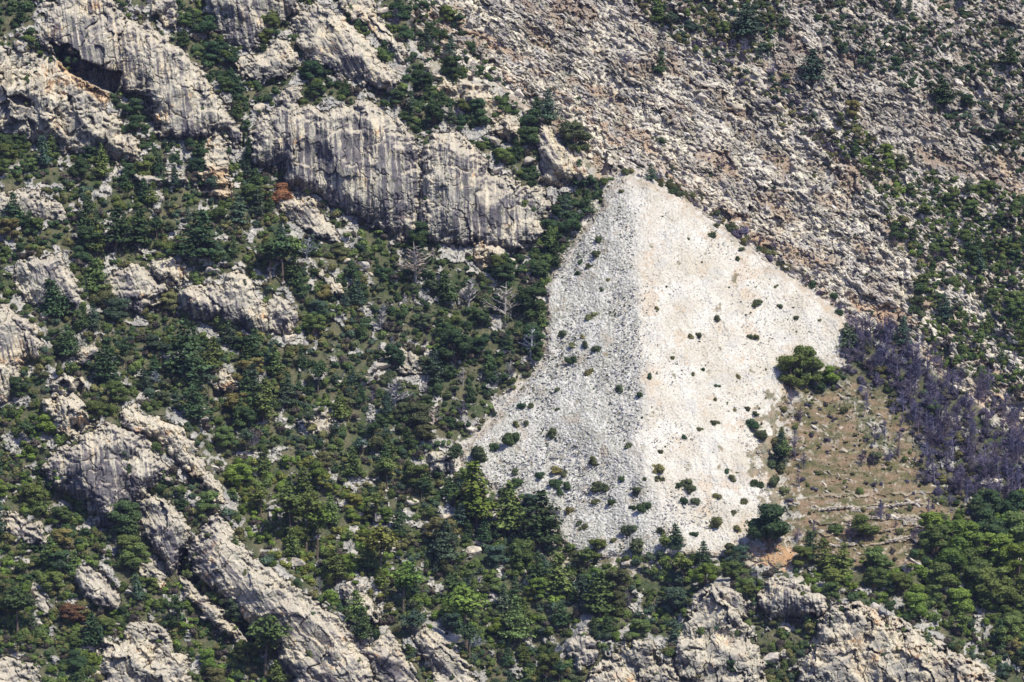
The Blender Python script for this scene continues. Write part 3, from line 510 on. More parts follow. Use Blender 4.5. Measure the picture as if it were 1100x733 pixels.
# trees one can pick out
for a in [
 (213,284,46,'dark green','broad dark pine standing alone below the rock tower woods',1.35),(124,268,36,'dark green','twin dark pine above the middle rock band, nearer the left edge',1.3),
 (147,268,34,'dark green','twin dark pine above the middle rock band, the one nearer the rock tower',1.3),(100,358,25,'blue-green','small flat topped blue-green pine between the rock band and the leaning slab',1.1),
 (200,410,52,'dark green','tallest dark layered pine on the slope under the middle rock band',1.1),(209,460,46,'dark green','layered dark pine directly below the tallest pine',1.15),
 (283,454,36,'mid green','layered pine beside the pale rock heap',1.2),(116,420,42,'dark green','dark bristly pine just above the boulder with hollows',1.1),(102,318,32,'mid green','pine growing in front of the middle rock band',1.1),
 (60,345,34,'dark green','dark slender pine below the hunched grey rock',1),(512,568,54,'bright green','large bright green pine at the lower left foot of the pale hill',1.2),
 (547,576,44,'mid green','dark middle pine of the trio at the foot of the pale hill',1.1),(580,592,48,'dark green','broad dark pine touching the scree at the foot of the pale hill',1.35),
 (727,595,24,'dark green','small round dark tree at the bottom edge of the scree',1.1),(478,607,36,'blue-green','blue-green pine below the bright green pine',1.1),
 (552,692,38,'mid green','pine in the valley above the bottom edge',1),(600,642,36,'mid green','bushy pine in the valley below the scree',1.2),
 (645,667,38,'mid green','pine with light tips below the middle of the scree',1.2),(709,83,25,'dark green','lone dark pine on the far rocky slope near the top',1),
 (871,93,34,'blue-green','lone wide dark pine on the upper right rocks',1.4),(1013,117,30,'dark green','dark round pine on the far right slope',1.3),
 (1086,71,22,'dark green','dark pine by the right edge near the top',1.2),(803,43,34,'blue-green','dense dark pine in the wooded hollow at the top right',1.5),
 (575,128,20,'dark green','small dark pine beside the cream rock fin',1.3),(904,624,30,'mid green','pointed pine below the grass terraces',1),(870,607,26,'dark green','dark tree below the red earth track',1.1)]:
    add('pine', a[0], a[1], a[2], a[3], a[4], a[5])
for a in [(312,586,46,'mid green','tall bare stemmed pine on the spur, first of three'),(329,594,48,'mid green','tall bare stemmed pine on the spur, middle of three'),(341,600,42,'bright green','tall bare stemmed pine on the spur, last of three'),
 (19,690,42,'dark green','umbrella pine among rocks near the bottom left corner'),(285,738,54,'mid green','umbrella pine in front of the split slab'),(433,664,42,'bright green','bright umbrella pine in the valley above the grey outcrop'),
 (501,702,52,'bright green','large bright umbrella pine in the valley bottom'),(409,628,46,'yellow-green','yellowish umbrella pine beside the narrow white rocks'),(290,306,40,'dark green','slender tall stemmed pine above the pointed rock peak'),(304,308,44,'dark green','tall stemmed pine above the dark cone rock'),(318,303,38,'mid green','third tall stemmed pine above the dark cone rock')]:
    add('pine', a[0], a[1], a[2], a[3], a[4], 1.1, True)
for a in [(827,593,40,'dark green','large round dark tree at the right foot of the scree',1.05),(134,579,30,'dark green','round dark tree under the striped dome',1.0),(850,421,34,'mid green','round green tree at the right edge of the scree',1.0),
 (866,417,36,'mid green','tallest green tree in the clump at the right edge of the scree',.8),(893,417,20,'bright green','small green tree just above the burnt wood clearing',.9),(616,167,30,'grey-green','rounded grey-green tree above the hill summit',1.1),
 (572,343,30,'dark green','round dark tree touching the left edge of the scree',1),(488,392,32,'dark green','round dark tree beside the pale bare tree',1.1)]:
    add('broad', a[0], a[1], a[2], a[3], a[4], a[5])
for a in [(447,306,44,'tall pale bare tree under the streaked cliff'),(503,330,32,'pale bare tree below the yellowish rock knob'),(542,347,42,'large pale bare tree near the left edge of the scree'),(570,384,30,'white branching dead tree touching the scree edge'),
 (424,442,36,'white dead tree with upright arms on the middle slope'),(410,356,22,'small pale dead tree on the middle slope'),(329,279,24,'crooked pale dead tree in the pine stand'),(167,414,16,'low spreading pale dead tree beside the tallest pine'),(505,705,30,'thin grey dead trunk in the valley bottom'),(465,462,26,'leaning pale dead tree above the round grey boulder')]:
    add('bare', a[0], a[1], a[2]*.86, 'pale grey', a[3], 1.7)
for t_ in range(46):   # scrub along the upper right edge of the scree
    f_ = R.random(); u_ = 695+f_*215; v_ = float(np.interp(u_, [684,700,730,770,810,850,890,911], [190,196,213,243,273,298,328,350]))
    add('bush', u_+R.uniform(-2,8), v_-R.uniform(-1,9), R.uniform(4,9), R.choice(['grey-green','dark green','olive','purple-grey']), None, 1.1)
for u, v, h, t in [(1004,600,38,'mid green'),(1022,618,42,'bright green'),(1012,640,36,'mid green'),(1040,600,40,'bright green'),(1046,632,44,'mid green'),(1066,585,40,'dark green'),(1070,612,42,'bright green'),(1066,655,46,'mid green'),(1090,590,42,'mid green'),(1094,625,44,'bright green'),(1092,660,44,'mid green'),(1030,665,34,'bright green'),(985,655,28,'bright green'),(1060,560,36,'dark green'),(1084,560,34,'dark green'),(965,640,26,'mid green'),(940,635,26,'mid green')]:
    add('broad', u, v, h*.95, t, None, 1.05)
# bushes on the white hill, read off one by one
HB = [(642,258,8),(640,274,8),(633,286,6),(620,294,5),(653,302,5),(646,312,5),(637,340,9),(603,359,8),(626,362,5),(615,372,6),(628,370,8),(640,376,8),(614,388,8),(634,400,7),(598,420,5),(664,418,7),(571,437,6),(599,441,5),(688,425,6),(592,468,10),(553,456,7),(548,474,14),(516,492,15),(566,456,5),(676,480,8),(552,508,7),(580,512,8),(598,522,9),(597,505,8),(607,509,6),(610,523,8),(602,530,7),(636,496,8),(644,523,11),(640,540,6),(657,541,7),(668,516,6),(684,528,9),(680,547,6),(692,548,10),(694,516,5),(612,550,6),(623,563,7),(628,568,10),(675,572,10),(658,582,6),(682,590,14),(705,506,11),(708,515,7),(742,527,8),(737,520,9),(748,540,7),(735,540,6),(710,570,6),(768,563,11),(793,570,7),(727,523,6),(785,514,8),(789,552,6),(745,575,6),(768,456,7),(752,462,5),(808,455,10),(818,470,10),(838,480,12),(828,500,8),(842,440,7),(737,258,5),(765,252,6),(796,268,5),(793,278,5),(835,308,5),(815,325,6),(838,330,5),(811,328,6),(770,343,6),(806,362,5),(812,363,5),(742,362,6),(855,342,5),(880,346,5),(901,357,5),(792,404,5),(770,416,5),(745,402,5),(755,398,5),(768,430,5),(803,440,5),(812,445,5),(735,470,5),(722,385,4),(706,332,5),(667,207,5),(560,437,6),(530,482,8),(540,530,9),(549,527,9),(556,520,8),(770,535,6),(800,540,8),(812,520,9),(830,520,10),(843,528,9)]
for u, v, s in HB: add('bush', u, v+s*.45, s*.92, R.choice(['dark green','grey-green','olive','grey-green']), None, 1.15)
# random growth by zone: polygon, per-kind densities (plants / 1000 sq units), tone lists
G4 = ['dark green','mid green','blue-green','mid green']
ZONES = [
 ([(-110,-110),(1210,-110),(1210,846),(-110,846)], dict(pine=1.1, broad=1.1, bush=1.0, bare=.05, und=30), ['dark green','mid green','mid green','blue-green','grey-green','olive']),
 (BACK, dict(pine=.02, broad=.03, bush=.35, bare=.12, und=12), ['dark green','blue-green','grey-green']),
 ([(440,-60),(640,-60),(760,60),(900,200),(1000,330),(900,345),(810,270),(690,185),(600,140)], dict(pine=0,broad=.0,bush=.25,bare=.3,und=9), ['dark green','grey-green','purple-grey']),
 ([(820,-60),(1140,-60),(1140,200),(1060,160),(960,90),(880,40)], dict(pine=.1,broad=.25,bush=1.1,bare=.05,und=31), ['dark green','blue-green','grey-green']),
 ([(640,-60),(830,-60),(850,40),(800,75),(740,60),(690,20)], dict(pine=.7,broad=2.0,bush=1.4,bare=.5,und=56), ['blue-green','grey-green','olive','mid green']),
 ([(740,30),(800,60),(880,110),(920,160),(890,170),(820,110),(760,80)], dict(pine=.1,broad=.4,bush=.8,bare=1.0,und=30), ['grey-green','olive','blue-green']),
 ([(890,100),(960,170),(1020,200),(1100,290),(1160,290),(1160,460),(1080,460),(1040,420),(985,360),(975,290),(940,210),(885,140)], dict(pine=.35,broad=1.9,bush=1.1,bare=.35,und=58), ['dark green','mid green','grey-green','bright green','olive']),
 ([(1000,190),(1100,210),(1140,300),(1140,560),(1085,470),(1040,420),(1000,330)], dict(pine=.9,broad=2.4,bush=.8,bare=.3,und=62), ['dark green','mid green','mid green']),
 ([(700,190),(790,235),(905,325),(935,345),(905,352),(850,310),(780,262)], dict(pine=0,broad=.15,bush=1.2,bare=2.5,und=13), ['grey-green','dark green']),
 ([(905,358),(950,352),(1000,390),(1060,420),(1120,470),(1120,560),(1050,560),(1000,520),(950,440),(905,405)], dict(pine=.05,broad=.05,bush=.35,bare=12,und=20), ['dark green','grey-green','olive']),
 ([(935,500),(960,478),(1010,478),(1060,520),(1080,548),(1000,535),(945,530)], dict(pine=0,broad=.1,bush=.5,bare=9,und=18), ['olive']),
 ([(830,425),(860,415),(900,430),(880,460),(845,450)], dict(pine=0,broad=0,bush=.8,bare=6.0,und=16), ['olive']),
 (GRASS, dict(pine=0,broad=.06,bush=1.0,bare=1.2,und=40), ['olive','grey-green','mid green']),
 ([(1000,560),(1060,545),(1140,540),(1140,700),(1060,690),(1010,650)], dict(pine=.1,broad=2.6,bush=.6,bare=0,und=30), ['bright green','mid green','mid green','bright green']),
 ([(850,600),(1000,600),(1020,660),(1060,700),(940,660),(880,640),(840,625)], dict(pine=.5,broad=2.0,bush=.8,bare=.1,und=28), ['mid green','dark green','bright green']),
 ([(420,590),(620,600),(760,600),(830,620),(810,665),(780,640),(740,640),(700,690),(600,690),(520,700),(430,660)], dict(pine=1.1,broad=1.7,bush=.8,bare=.1,und=30), ['mid green','mid green','grey-green','bright green','blue-green']),
 ([(240,490),(330,500),(420,560),(420,640),(370,660),(300,610),(262,580)], dict(pine=1.4,broad=1.6,bush=1.,bare=.05,und=31), ['bright green','mid green','bright green','yellow-green']),
 ([(-60,450),(50,440),(110,580),(220,640),(300,740),(-60,800)], dict(pine=.5,broad=1.3,bush=1.5,bare=0,und=34), ['bright green','mid green','mid green','olive','dark green']),
 ([(400,240),(560,280),(580,400),(480,480),(400,480)], dict(pine=.5,broad=1.7,bush=1.3,bare=.75,und=28), ['dark green','mid green','grey-green','dark green']),
 ([(-60,-60),(430,-60),(560,120),(650,200),(610,300),(540,300),(400,240),(260,190),(-60,200)], dict(pine=.9,broad=2.2,bush=1.2,bare=.1,und=34), ['dark green','dark green','mid green','dark green']),
 (HILL, dict(pine=0,broad=0,bush=.05,bare=0,und=4), ['grey-green','olive','dark green']),
 ([(-60,210),(80,215),(150,275),(220,300),(90,300),(-60,300)], dict(pine=.7,broad=1.2,bush=1.6,bare=.05,und=28), ['mid green','dark green','olive']),
]
Zi = np.zeros(GX.shape, np.int16)
for zi, z in enumerate(ZONES):
    if zi == 0: continue
    s = sdf(z[0], GX+12*W1, GY+12*W2) if z[0] is not HILL else sHi+3; Zi[s > 0] = zi
clump = fbm(GX/24, GY/20, 401, 3)
HCAP = dict(pine=300, broad=300, bush=300, bare=300)
occ = {}
def free(u, v, r):
    cx, cy = int(u//12), int(v//12)
    for i in (-1,0,1):
        for j in (-1,0,1):
            for (a, b, c) in occ.get((cx+i, cy+j), ()):
                if (a-u)**2+((b-v)*1.3)**2 < (r*c)**0.999: return False
    return True
def occupy(u, v, r): occ.setdefault((int(u//12), int(v//12)), []).append((u, v, r))
for q_ in plants: occupy(q_['u'], q_['v'], max(3, q_['h']*.5))
cnt = {k: sum(1 for q_ in plants if q_['k']==k) for k in HCAP}
area = (1130+30)*(760+30)
for kind in ('pine','broad','bare','bush'):
    dmax = max(z[1][kind] for z in ZONES)
    n = int(area/1000*dmax)
    for t in range(n):
        if cnt[kind] >= HCAP[kind]: break
        u = R.uniform(-25, 1125); v = R.uniform(-5, 765)
        z = ZONES[int(samp(Zi, u, v))]; dn = z[1][kind]*(1+.9*samp(clump, u, v))
        rk = samp(inrock, u, v)
        if rk > 1.5: dn *= .05 if kind != 'bush' else .32
        if R.random() > dn/dmax: continue
        h = {'pine':R.triangular(17,42,25), 'broad':R.triangular(14,32,20), 'bare':R.triangular(11,27,17), 'bush':R.triangular(5,13,8)}[kind]
        if rk > 1.5: h *= .55
        if samp(back, u, v) > .5: h *= .78 if kind != 'bare' else .85
        if kind == 'bare' and z[1]['bare'] > 5: h *= 1.35
        if z[0] is HILL: h *= .55
        r = {'pine':4,'broad':4.5,'bare':3.5,'bush':3}[kind]
        if not free(u, v, r): continue
        occupy(u, v, r); cnt[kind] += 1
        tone = R.choice(z[2])
        if kind == 'pine': tone = R.choice(['dark green','dark green','blue-green','mid green']) if tone not in ('bright green','yellow-green') else 'mid green'
        if kind == 'broad' and R.random() < .035 and u < 600: tone = R.choice(['yellow-green','rust red'])
        if kind == 'bare': tone = 'purple-grey' if (u > 600 or R.random() < .35) else 'pale grey'
        if kind in ('bush','broad') and tone == 'purple-grey': tone = 'grey-green'
        add(kind, u, v, h, tone, None, R.uniform(.85,1.25)*(1.25 if kind == 'bare' else 1), umb=(kind == 'pine' and R.random() < (.35 if v > 450 else .12)))
print('PLANTS', cnt)

# ---------------------------------------------------------------- place plants as objects
def place(o, q_, zr, sc, sink=.0):
    d = dep(q_['u'], q_['v']); x, y, z = world(q_['u'], q_['v'], d)
    o.location = (x, y+.3, z-sink); o.rotation_euler = (0, 0, zr); o.scale = (sc*q_['w'], sc*q_['w'], sc)
def tinted(tone):
    t = np.array(TONES[tone]); f = R.uniform(.75, 1.3); hsh = R.uniform(-.12,.12)
    return tuple(float(x) for x in (t*f*np.array((1+hsh, 1, 1-hsh)))) + (1,)
BARKC = (.9,.85,.8,1)
SHORT = ['cliff above the long overhang','pitted cliff with orange hollows','stacked rock tower','long dark streaked cliff','ribbed rock dome','yellowish rock knob','small slab under the streaked cliff','pale rounded slab ridge','low rounded rock near the top','fluted cliff at the top','small rock cone at the top','thin rocky rib',
 'cream outcrop with orange scar','small cream rock shoulder','cream rock fin','hunched grey rock','striped rock in the rock band','pale pointed rock peak','flat pale rock shelf','dark cone shaped rock','fluted face at the left edge','cracked yellowish boulder head','hollow boulder on the ridge','great striped dome','slab ridge behind the dome','dark grooved rock wedge','huge split slab','pale lip under the crack','rock shelf at the left edge','rounded striped boulder','broken outcrop at the bottom edge','crumbling bottom left corner rock','small wedge in the maquis','broken shelf under the dome','outcrop above the split slab',
 'striped rib at the bottom edge','broken rib beside the split slab','small grooved knoll','reddish rocks at the bottom edge','rugged bottom edge buttress','dark fluted bluff','long cream ridge at lower right','white boulder pile','narrow white rock strip','pale patch above the white dead tree','round boulder by the scree','pale heap on the middle slope','leaning grey slab','pale rib above the pointed peak','broken rock field at the left','low rocks under the rock tower','ledge beside the fluted bluff']
assert len(SHORT) == len(OUT); LAND = []
for o in OUT:
    P = np.array(o[2]); LAND.append((float(P[:,0].clip(0,1100).mean()), float(P[:,1].clip(0,733).mean()), float(np.ptp(P[:,0].clip(0,1100)))/2, float(np.ptp(P[:,1].clip(0,733)))/2, SHORT[len(LAND)]))
LAND += [(672,192,14,10,'summit of the pale hill'),(600,430,50,60,'left flank of the pale hill'),(770,400,60,90,'right flank of the pale hill'),(700,585,90,12,'foot of the pale hill'),(835,598,20,8,'red earth track'),(960,565,50,18,'grass terraces'),
 (880,470,30,30,'dry grass clearing'),(871,85,10,14,'wide dark pine on the upper right rocks'),(1013,110,8,12,'round pine on the far right slope'),(750,45,30,20,'wooded hollow at the top right'),(1085,200,12,20,'pale earth track at the right edge'),
 (800,160,40,40,'far boulder slope'),(580,50,60,40,'upper boulder slope'),(709,80,8,10,'lone pine on the far slope'),(960,390,30,25,'upper end of the burnt wood'),(1060,480,30,30,'lower end of the burnt wood'),(1080,330,20,40,'right edge woods'),
 (512,540,12,22,'bright green pine by the scree'),(200,385,12,22,'tallest dark layered pine'),(213,262,16,20,'broad dark pine under the tower'),(280,200,20,40,'wooded gully beside the rock tower'),(450,60,20,40,'dark gully at the top'),(447,285,10,20,'tall pale bare tree'),
 (330,400,30,30,'middle pine slope'),(380,520,30,30,'lower pine slope'),(501,680,14,20,'large bright umbrella pine'),(1050,620,35,40,'round tree grove at the right edge'),(60,240,40,20,'broken slope at the left')]
def where(u, v):
    best = None
    for (cx, cy, rx_, ry_, nm) in LAND:
        dx = (u-cx)/(rx_+14); dy = (v-cy)/(ry_+14); s = dx*dx+dy*dy
        if best is None or s < best[0]: best = (s, dx, dy, nm)
    s, dx, dy, nm = best
    r = 'on the' if s < .45 else ('above the' if dy < 0 and abs(dy) >= abs(dx) else 'below the' if dy > 0 and abs(dy) >= abs(dx) else 'beside the')
    return r, nm, ('lefthand' if dx < 0 else 'righthand') if r == 'beside the' else ''
CNT = {}
KN = dict(pine=('pine_tree','pine tree'), broad=('broadleaf_tree','tree'), bare=('bare_tree','bare tree'), bush=('bush','bush'))
GRP = dict(pine='pine trees growing on the slopes', broad='broadleaf trees growing on the slopes', bare='leafless trees on the slopes', bush='bushes scattered over rock and scree')
KW = dict(pine=(9.5,12.5), broad=(6,8.5), bare=(7,9.5), bush=(2.,3.2))
recs = []
for n_, q_ in enumerate(plants):
    k = q_['k']; nm, cat = KN[k]; sink = .15
    col_ = tinted(q_['tone']); zr = R.uniform(0, 6.28)
    if k == 'bush':
        o = link('bush', R.choice(P_BUSH)); place(o, q_, zr, q_['h']/1.9, .1); o.scale = (o.scale[0]*.9, o.scale[1]*.9, o.scale[2]*R.uniform(1.05,1.4)); o.color = col_
    else:
        lst, HH = {'pine':(P_UMB if q_['umb'] else P_PINE, 10), 'broad':(P_BROAD, 6.8), 'bare':(P_BARE, 9)}[k]
        pr = R.choice(lst if k != 'bare' else (lst[3:] if q_['tone'] == 'purple-grey' else lst[:3])); bc = BARKC if k != 'bare' else tuple(x*.95 for x in col_[:3])+(1,)
        if q_['h']*2.5 >= 19 or q_['lab']:
            o = link(nm, None); o.empty_display_size = .5; place(o, q_, zr, q_['h']/HH, sink)
            c = link('crown' if k != 'bare' else 'branches', pr[0], o); c.color = col_
            t = link('trunk', pr[1], o); t.color = bc
        else:
            o = link(nm, pr[2]); place(o, q_, zr, q_['h']/HH, sink); o.color = col_
    lo_, hi_ = KW[k]; sz = 'small' if q_['h'] < lo_ else ('medium' if q_['h'] < hi_ else 'large')
    r, ln_, sd_ = where(q_['u'], q_['v'])
    shape = ('umbrella shaped ' if q_['umb'] else '') if k == 'pine' else ''
    lab = q_['lab'] or f"{sz} {q_['tone']} {shape}{cat if k!='broad' else 'leafy tree'} {r} {ln_}"
    lab = ' '.join(lab.split()[:16]); o['label'] = lab; o['category'] = cat; o['group'] = GRP[k]; recs.append((o, q_['u'], q_['v'], k, sz, q_['tone'], bool(q_['lab'])))

# ---------------------------------------------------------------- loose boulders (individual) and stones
def stone(seed, nsub=2):
    import bmesh
    bm = bmesh.new(); bmesh.ops.create_icosphere(bm, subdivisions=nsub, radius=1); g = np.random.default_rng(seed)
    for v in bm.verts: v.co *= 1
    for k in range(9):
        n = Vector(g.normal(size=3)).normalized(); d = g.uniform(.45,.8)
        for v in bm.verts:
            t = v.co.dot(n)
            if t > d: v.co -= n*(t-d)
    for v in bm.verts: v.co = Vector((v.co.x*1.25, v.co.y*.95, v.co.z*.8)) + Vector(g.normal(0,.03,3))
    V = np.array([v.co[:] for v in bm.verts]); F = np.array([[w.index for w in f.verts] for f in bm.faces]); bm.free(); return V, F
ST = [stone(500+i, 3) for i in range(5)]; ST_LO = [stone(520+i, 1) for i in range(6)]
P_ST = []
for v, f in ST:
    cc = mixc((.38,.37,.36), (.60,.56,.49), .5+1.2*fbm(v[:,0]*1.6+v[:,2], v[:,1]*1.6+v[:,2]*1.3, 3, 3)); P_ST.append(mesh_np('boulder', v, f, cc, [M_STONE]))
nb = 0; tries = 0
while nb < 190 and tries < 9000:
    tries += 1; u = R.uniform(0,1100); v = R.uniform(0,733)
    rk = samp(inrock, u, v); zi = samp(Zi, u, v); fr = samp(back, u, v); pt = samp(patch, u, v)
    if rk > 0 or samp(sHi, u, v) > -4: continue
    pr_ = .08 if samp(grass, u, v) > .3 else .55 if fr > .5 else (.75 if pt > .5 else .12)
    if R.random() > pr_ or not free(u, v, 3): continue
    occupy(u, v, 3); s = R.triangular(1.2, 3.6, 1.6)*(.75 if fr > .5 else 1)
    o = link('boulder', R.choice(P_ST)); d = dep(u, v); x, y, z = world(u, v, d); o.location = (x, y, z+.15*s)
    o.rotation_euler = (R.uniform(-.4,.4), R.uniform(.2,.8) if fr > .5 else R.uniform(-.5,.5), R.uniform(-.6,.6)); o.scale = (s*1.1, s, s*R.uniform(.8,1.2))
    g_ = R.uniform(.8,1.15); warmth = R.random(); o.color = (g_, g_*(.97-.06*warmth), g_*(.94-.2*warmth), 1)
    r, ln_, _ = where(u, v); shape = R.random()
    o['label'] = ' '.join(f"{'large' if s > 2.4 else 'small' if s < 1.7 else 'medium'} {'cream' if warmth > .5 else 'grey'} boulder lying {r} {ln_}".split()[:16]); o['category'] = 'boulder'; recs.append((o, u, v, 'boulder', '', 'cream' if warmth > .5 else 'grey', False)); o['group'] = 'loose boulders on the slopes'; nb += 1
def tell_apart():
    from collections import Counter
    UV = np.array([(r_[1], r_[2]) for r_ in recs]); noun = dict(pine='pine', broad='leafy tree', bare='bare tree', bush='bush', boulder='boulder')
    for rank in (0, 1, 2):
        c = Counter(r_[0]['label'] for r_ in recs); new = {}
        for i, r_ in enumerate(recs):
            if c[r_[0]['label']] < 2 or r_[6]: continue
            dd = ((UV-UV[i])**2).sum(1); near = [int(j) for j in np.argsort(dd)[1:12] if recs[j][3] != r_[3]]
            if len(near) <= rank: continue
            n_ = recs[near[rank]]; dx = n_[1]-r_[1]; dy = n_[2]-r_[2]; rel = 'above' if dy > abs(dx) else 'below' if -dy > abs(dx) else 'next to'
            base = r_[0]['label'].split(', ')[0]; lab = f"{base}, {rel} {'an' if n_[5][0] in 'aeiou' else 'a'} {n_[5]} {noun[n_[3]]}"
            if len(lab.split()) <= 16: new[i] = lab
        for i, l in new.items(): recs[i][0]['label'] = l
tell_apart()
def scatter(name, templates, pts, m, label, cat):
    """pts: list of (u,v,scale xyz,rot matrix,colour)"""
    Vs=[]; Fs=[]; Cs=[]; o_=0
    for (u, v, S, RM, c, ti, lift) in pts:
        T = templates[ti]; P = (T[0]*S)@RM.T; x, y, z = world(u, v, dep(u, v)); P = P + (x, y, z+lift)
        Vs.append(P); Fs.append(T[1]+o_); o_ += len(P); Cs.append((T[2] if len(T) > 2 else np.ones((len(P),3)))*c)
    link(name, mesh_np(name, np.concatenate(Vs), np.concatenate(Fs), np.concatenate(Cs), [m]), kind='stuff', label=label, category=cat)
def rotm(a, b, c): return np.array(Matrix.Rotation(c,3,'Z')@Matrix.Rotation(b,3,'Y')@Matrix.Rotation(a,3,'X'))
pts = []
for t in range(46000):
    u = R.uniform(440, 1150); v = R.uniform(-30, 620); gr_ = samp(grass, u, v) > .3 and R.random() < .05+.4*max(0, samp(W1, u, v))
    if (samp(back, u, v) < .5 and not gr_) or samp(inrock, u, v) > 0 or samp(sHi, u, v) > -2: continue
    if R.random() > .12+.55*samp(rocky, u, v): continue
    s = R.triangular(.35, 1.7, .5); g_ = R.uniform(.55,1.2); w_ = R.random()
    pts.append((u, v, np.array((s*1.6, s, s*.7)), rotm(R.uniform(-.5,.5), R.uniform(.2,.9), R.uniform(-.5,.5)), np.array((.50,.47-.03*w_,.43-.10*w_))*g_, R.randrange(6), .1))
scatter('rubble', ST_LO, pts, M_STONE, 'broken rubble covering the far mountain slope', 'rubble')
pts = []
for t in range(30000):
    u = R.uniform(472, 935); v = R.uniform(180, 625)
    e_ = samp(sHi, u, v)
    if e_ < -22 or (e_ < 2 and R.random() > .45*math.exp(e_/9.)) or (u > 800 and v > 395 and e_ < 0 and R.random() < .6): continue
    lf = u < ridge_x(v)
    if R.random() > (.75 if lf else (.25 if v < 470 else .6)): continue
    s = R.triangular(.18, .8 if lf or v > 480 else .55, .26); g_ = R.uniform(.7,1.1)
    pts.append((u, v, np.array((s*1.3, s, s*.8)), rotm(R.uniform(-.6,.6), R.uniform(-.6,.6), R.uniform(0,6)), np.array((.60,.58,.54))*g_, R.randrange(6), .05+.5))
scatter('scree', ST_LO, pts, M_STONE, 'small white stones strewn over the pale hill', 'scree')
# undergrowth: nobody could count it
UB = [bush(600+i, 1.9, 4, .9) for i in range(6)]
pts = []; pts2 = []
dmax = 60.; aniso = mixN
for t in range(int(1210*830/1000*dmax)):
    u = R.uniform(-50, 1160); v = R.uniform(-40, 790); z = ZONES[int(samp(Zi, u, v))]; dn = z[1]['und']*(1+(1.0*samp(clump, u, v) if samp(back, u, v) < .5 else -2.2*samp(mixN, u, v))); rk = samp(inrock, u, v)
    if z[0] is GRASS: dn *= max(.05, .3+2.6*samp(W2, u, v))
    if rk > 1: dn = min(dn, 18)*(.04+.9*max(0., samp(W2, u, v)*1.8-.12) if rk > 3 else .8)
    elif z[0] is HILL and u > 775 and v > 410 and samp(sHi, u, v) < 34: dn = 16*max(0, 1-samp(sHi, u, v)/34+samp(W2, u, v)); 
    elif z[0] is HILL and v > 540: dn = 7
    elif z[0] is HILL and u < ridge_x(v): dn = 22
    elif samp(patch, u, v) > .5 and samp(back, u, v) < .5: dn *= .22
    if R.random() > dn/dmax: continue
    tn = np.array(TONES[R.choice(z[2])])
    if R.random() < .12: tn = np.array((.10,.085,.07))
    if (z[1]['bare'] > .8 and R.random() < (.72 if z[1]['bare'] > 5 else .4)) or (samp(back, u, v) > .5 and z[1]['und'] < 10 and R.random() < .5): tn = np.array((.125,.11,.15))
    s = R.triangular(.6, 2.3, 1.1); 
    if z[0] is HILL: s = R.choice([.2,.26,.32,.45]) if (v < 420 or u < 770) else s*R.choice([.2,.3,.45])
    elif z[0] is GRASS: s *= R.choice([.2,.3,.4,.7])
    elif samp(back, u, v) > .5: s *= (.40 if z[1]['und'] < 14 else .8)
    if rk > 1: s *= .65
    pts.append((u, v, np.array((s*1.2, s*1.2, s*R.uniform(.8,1.5))), rotm(0, 0, R.uniform(0,6.3)), tn*R.uniform(.7,1.45), R.randrange(6), -.1))
print('UND', len(pts))
def grow(name, templates, pts, m, label, cat):
    """one stuff object: points that carry a leafy clump each"""
    n = len(pts); P = np.array([np.array(world(u, v, dep(u, v)))+(0,0,lf) for (u, v, S, RM, c, ti, lf) in pts])
    me = bpy.data.meshes.new(name); me.vertices.add(n); me.vertices.foreach_set('co', P.astype(np.float32).ravel())
    at = me.attributes.new('size', 'FLOAT_VECTOR', 'POINT'); at.data.foreach_set('vector', np.array([q[2] for q in pts], np.float32).ravel())
    at = me.attributes.new('turn', 'FLOAT', 'POINT'); at.data.foreach_set('value', np.array([R.uniform(0,6.3) for q in pts], np.float32))
    at = me.attributes.new('form', 'INT', 'POINT'); at.data.foreach_set('value', np.array([q[5] for q in pts], np.int32))
    at = me.attributes.new('tint', 'FLOAT_COLOR', 'POINT'); c = np.ones((n,4), np.float32); c[:,:3] = [q[4] for q in pts]; at.data.foreach_set('color', c.ravel())
    o = link(name, me, kind='stuff', label=label, category=cat)
    ng = bpy.data.node_groups.new(name, 'GeometryNodeTree'); ng.interface.new_socket('Geometry', in_out='INPUT', socket_type='NodeSocketGeometry'); ng.interface.new_socket('Geometry', in_out='OUTPUT', socket_type='NodeSocketGeometry')
    N = ng.nodes; Lk = ng.links; gi = N.new('NodeGroupInput'); go = N.new('NodeGroupOutput'); jn = N.new('GeometryNodeJoinGeometry')
    def attr(nm, ty):
        a = N.new('GeometryNodeInputNamedAttribute'); a.data_type = ty; a.inputs[0].default_value = nm; return a.outputs[0]
    sz = attr('size', 'FLOAT_VECTOR'); tu = attr('turn', 'FLOAT'); fo = attr('form', 'INT'); cx = N.new('ShaderNodeCombineXYZ'); Lk.new(tu, cx.inputs[2])
    for k, T in enumerate(templates):
        tm = bpy.data.objects.new('clump', mesh_np('clump', T[0], T[1], T[2], [m]))
        oi = N.new('GeometryNodeObjectInfo'); oi.inputs['Object'].default_value = tm; oi.inputs['As Instance'].default_value = True
        cmp = N.new('FunctionNodeCompare'); cmp.data_type = 'INT'; cmp.operation = 'EQUAL'; Lk.new(fo, cmp.inputs[2]); cmp.inputs[3].default_value = k
        ip = N.new('GeometryNodeInstanceOnPoints'); Lk.new(gi.outputs[0], ip.inputs['Points']); Lk.new(cmp.outputs[0], ip.inputs['Selection']); Lk.new(oi.outputs['Geometry'], ip.inputs['Instance'])
        Lk.new(cx.outputs[0], ip.inputs['Rotation']); Lk.new(sz, ip.inputs['Scale']); Lk.new(ip.outputs[0], jn.inputs[0])
    Lk.new(jn.outputs[0], go.inputs[0]); md = o.modifiers.new('growth', 'NODES'); md.node_group = ng
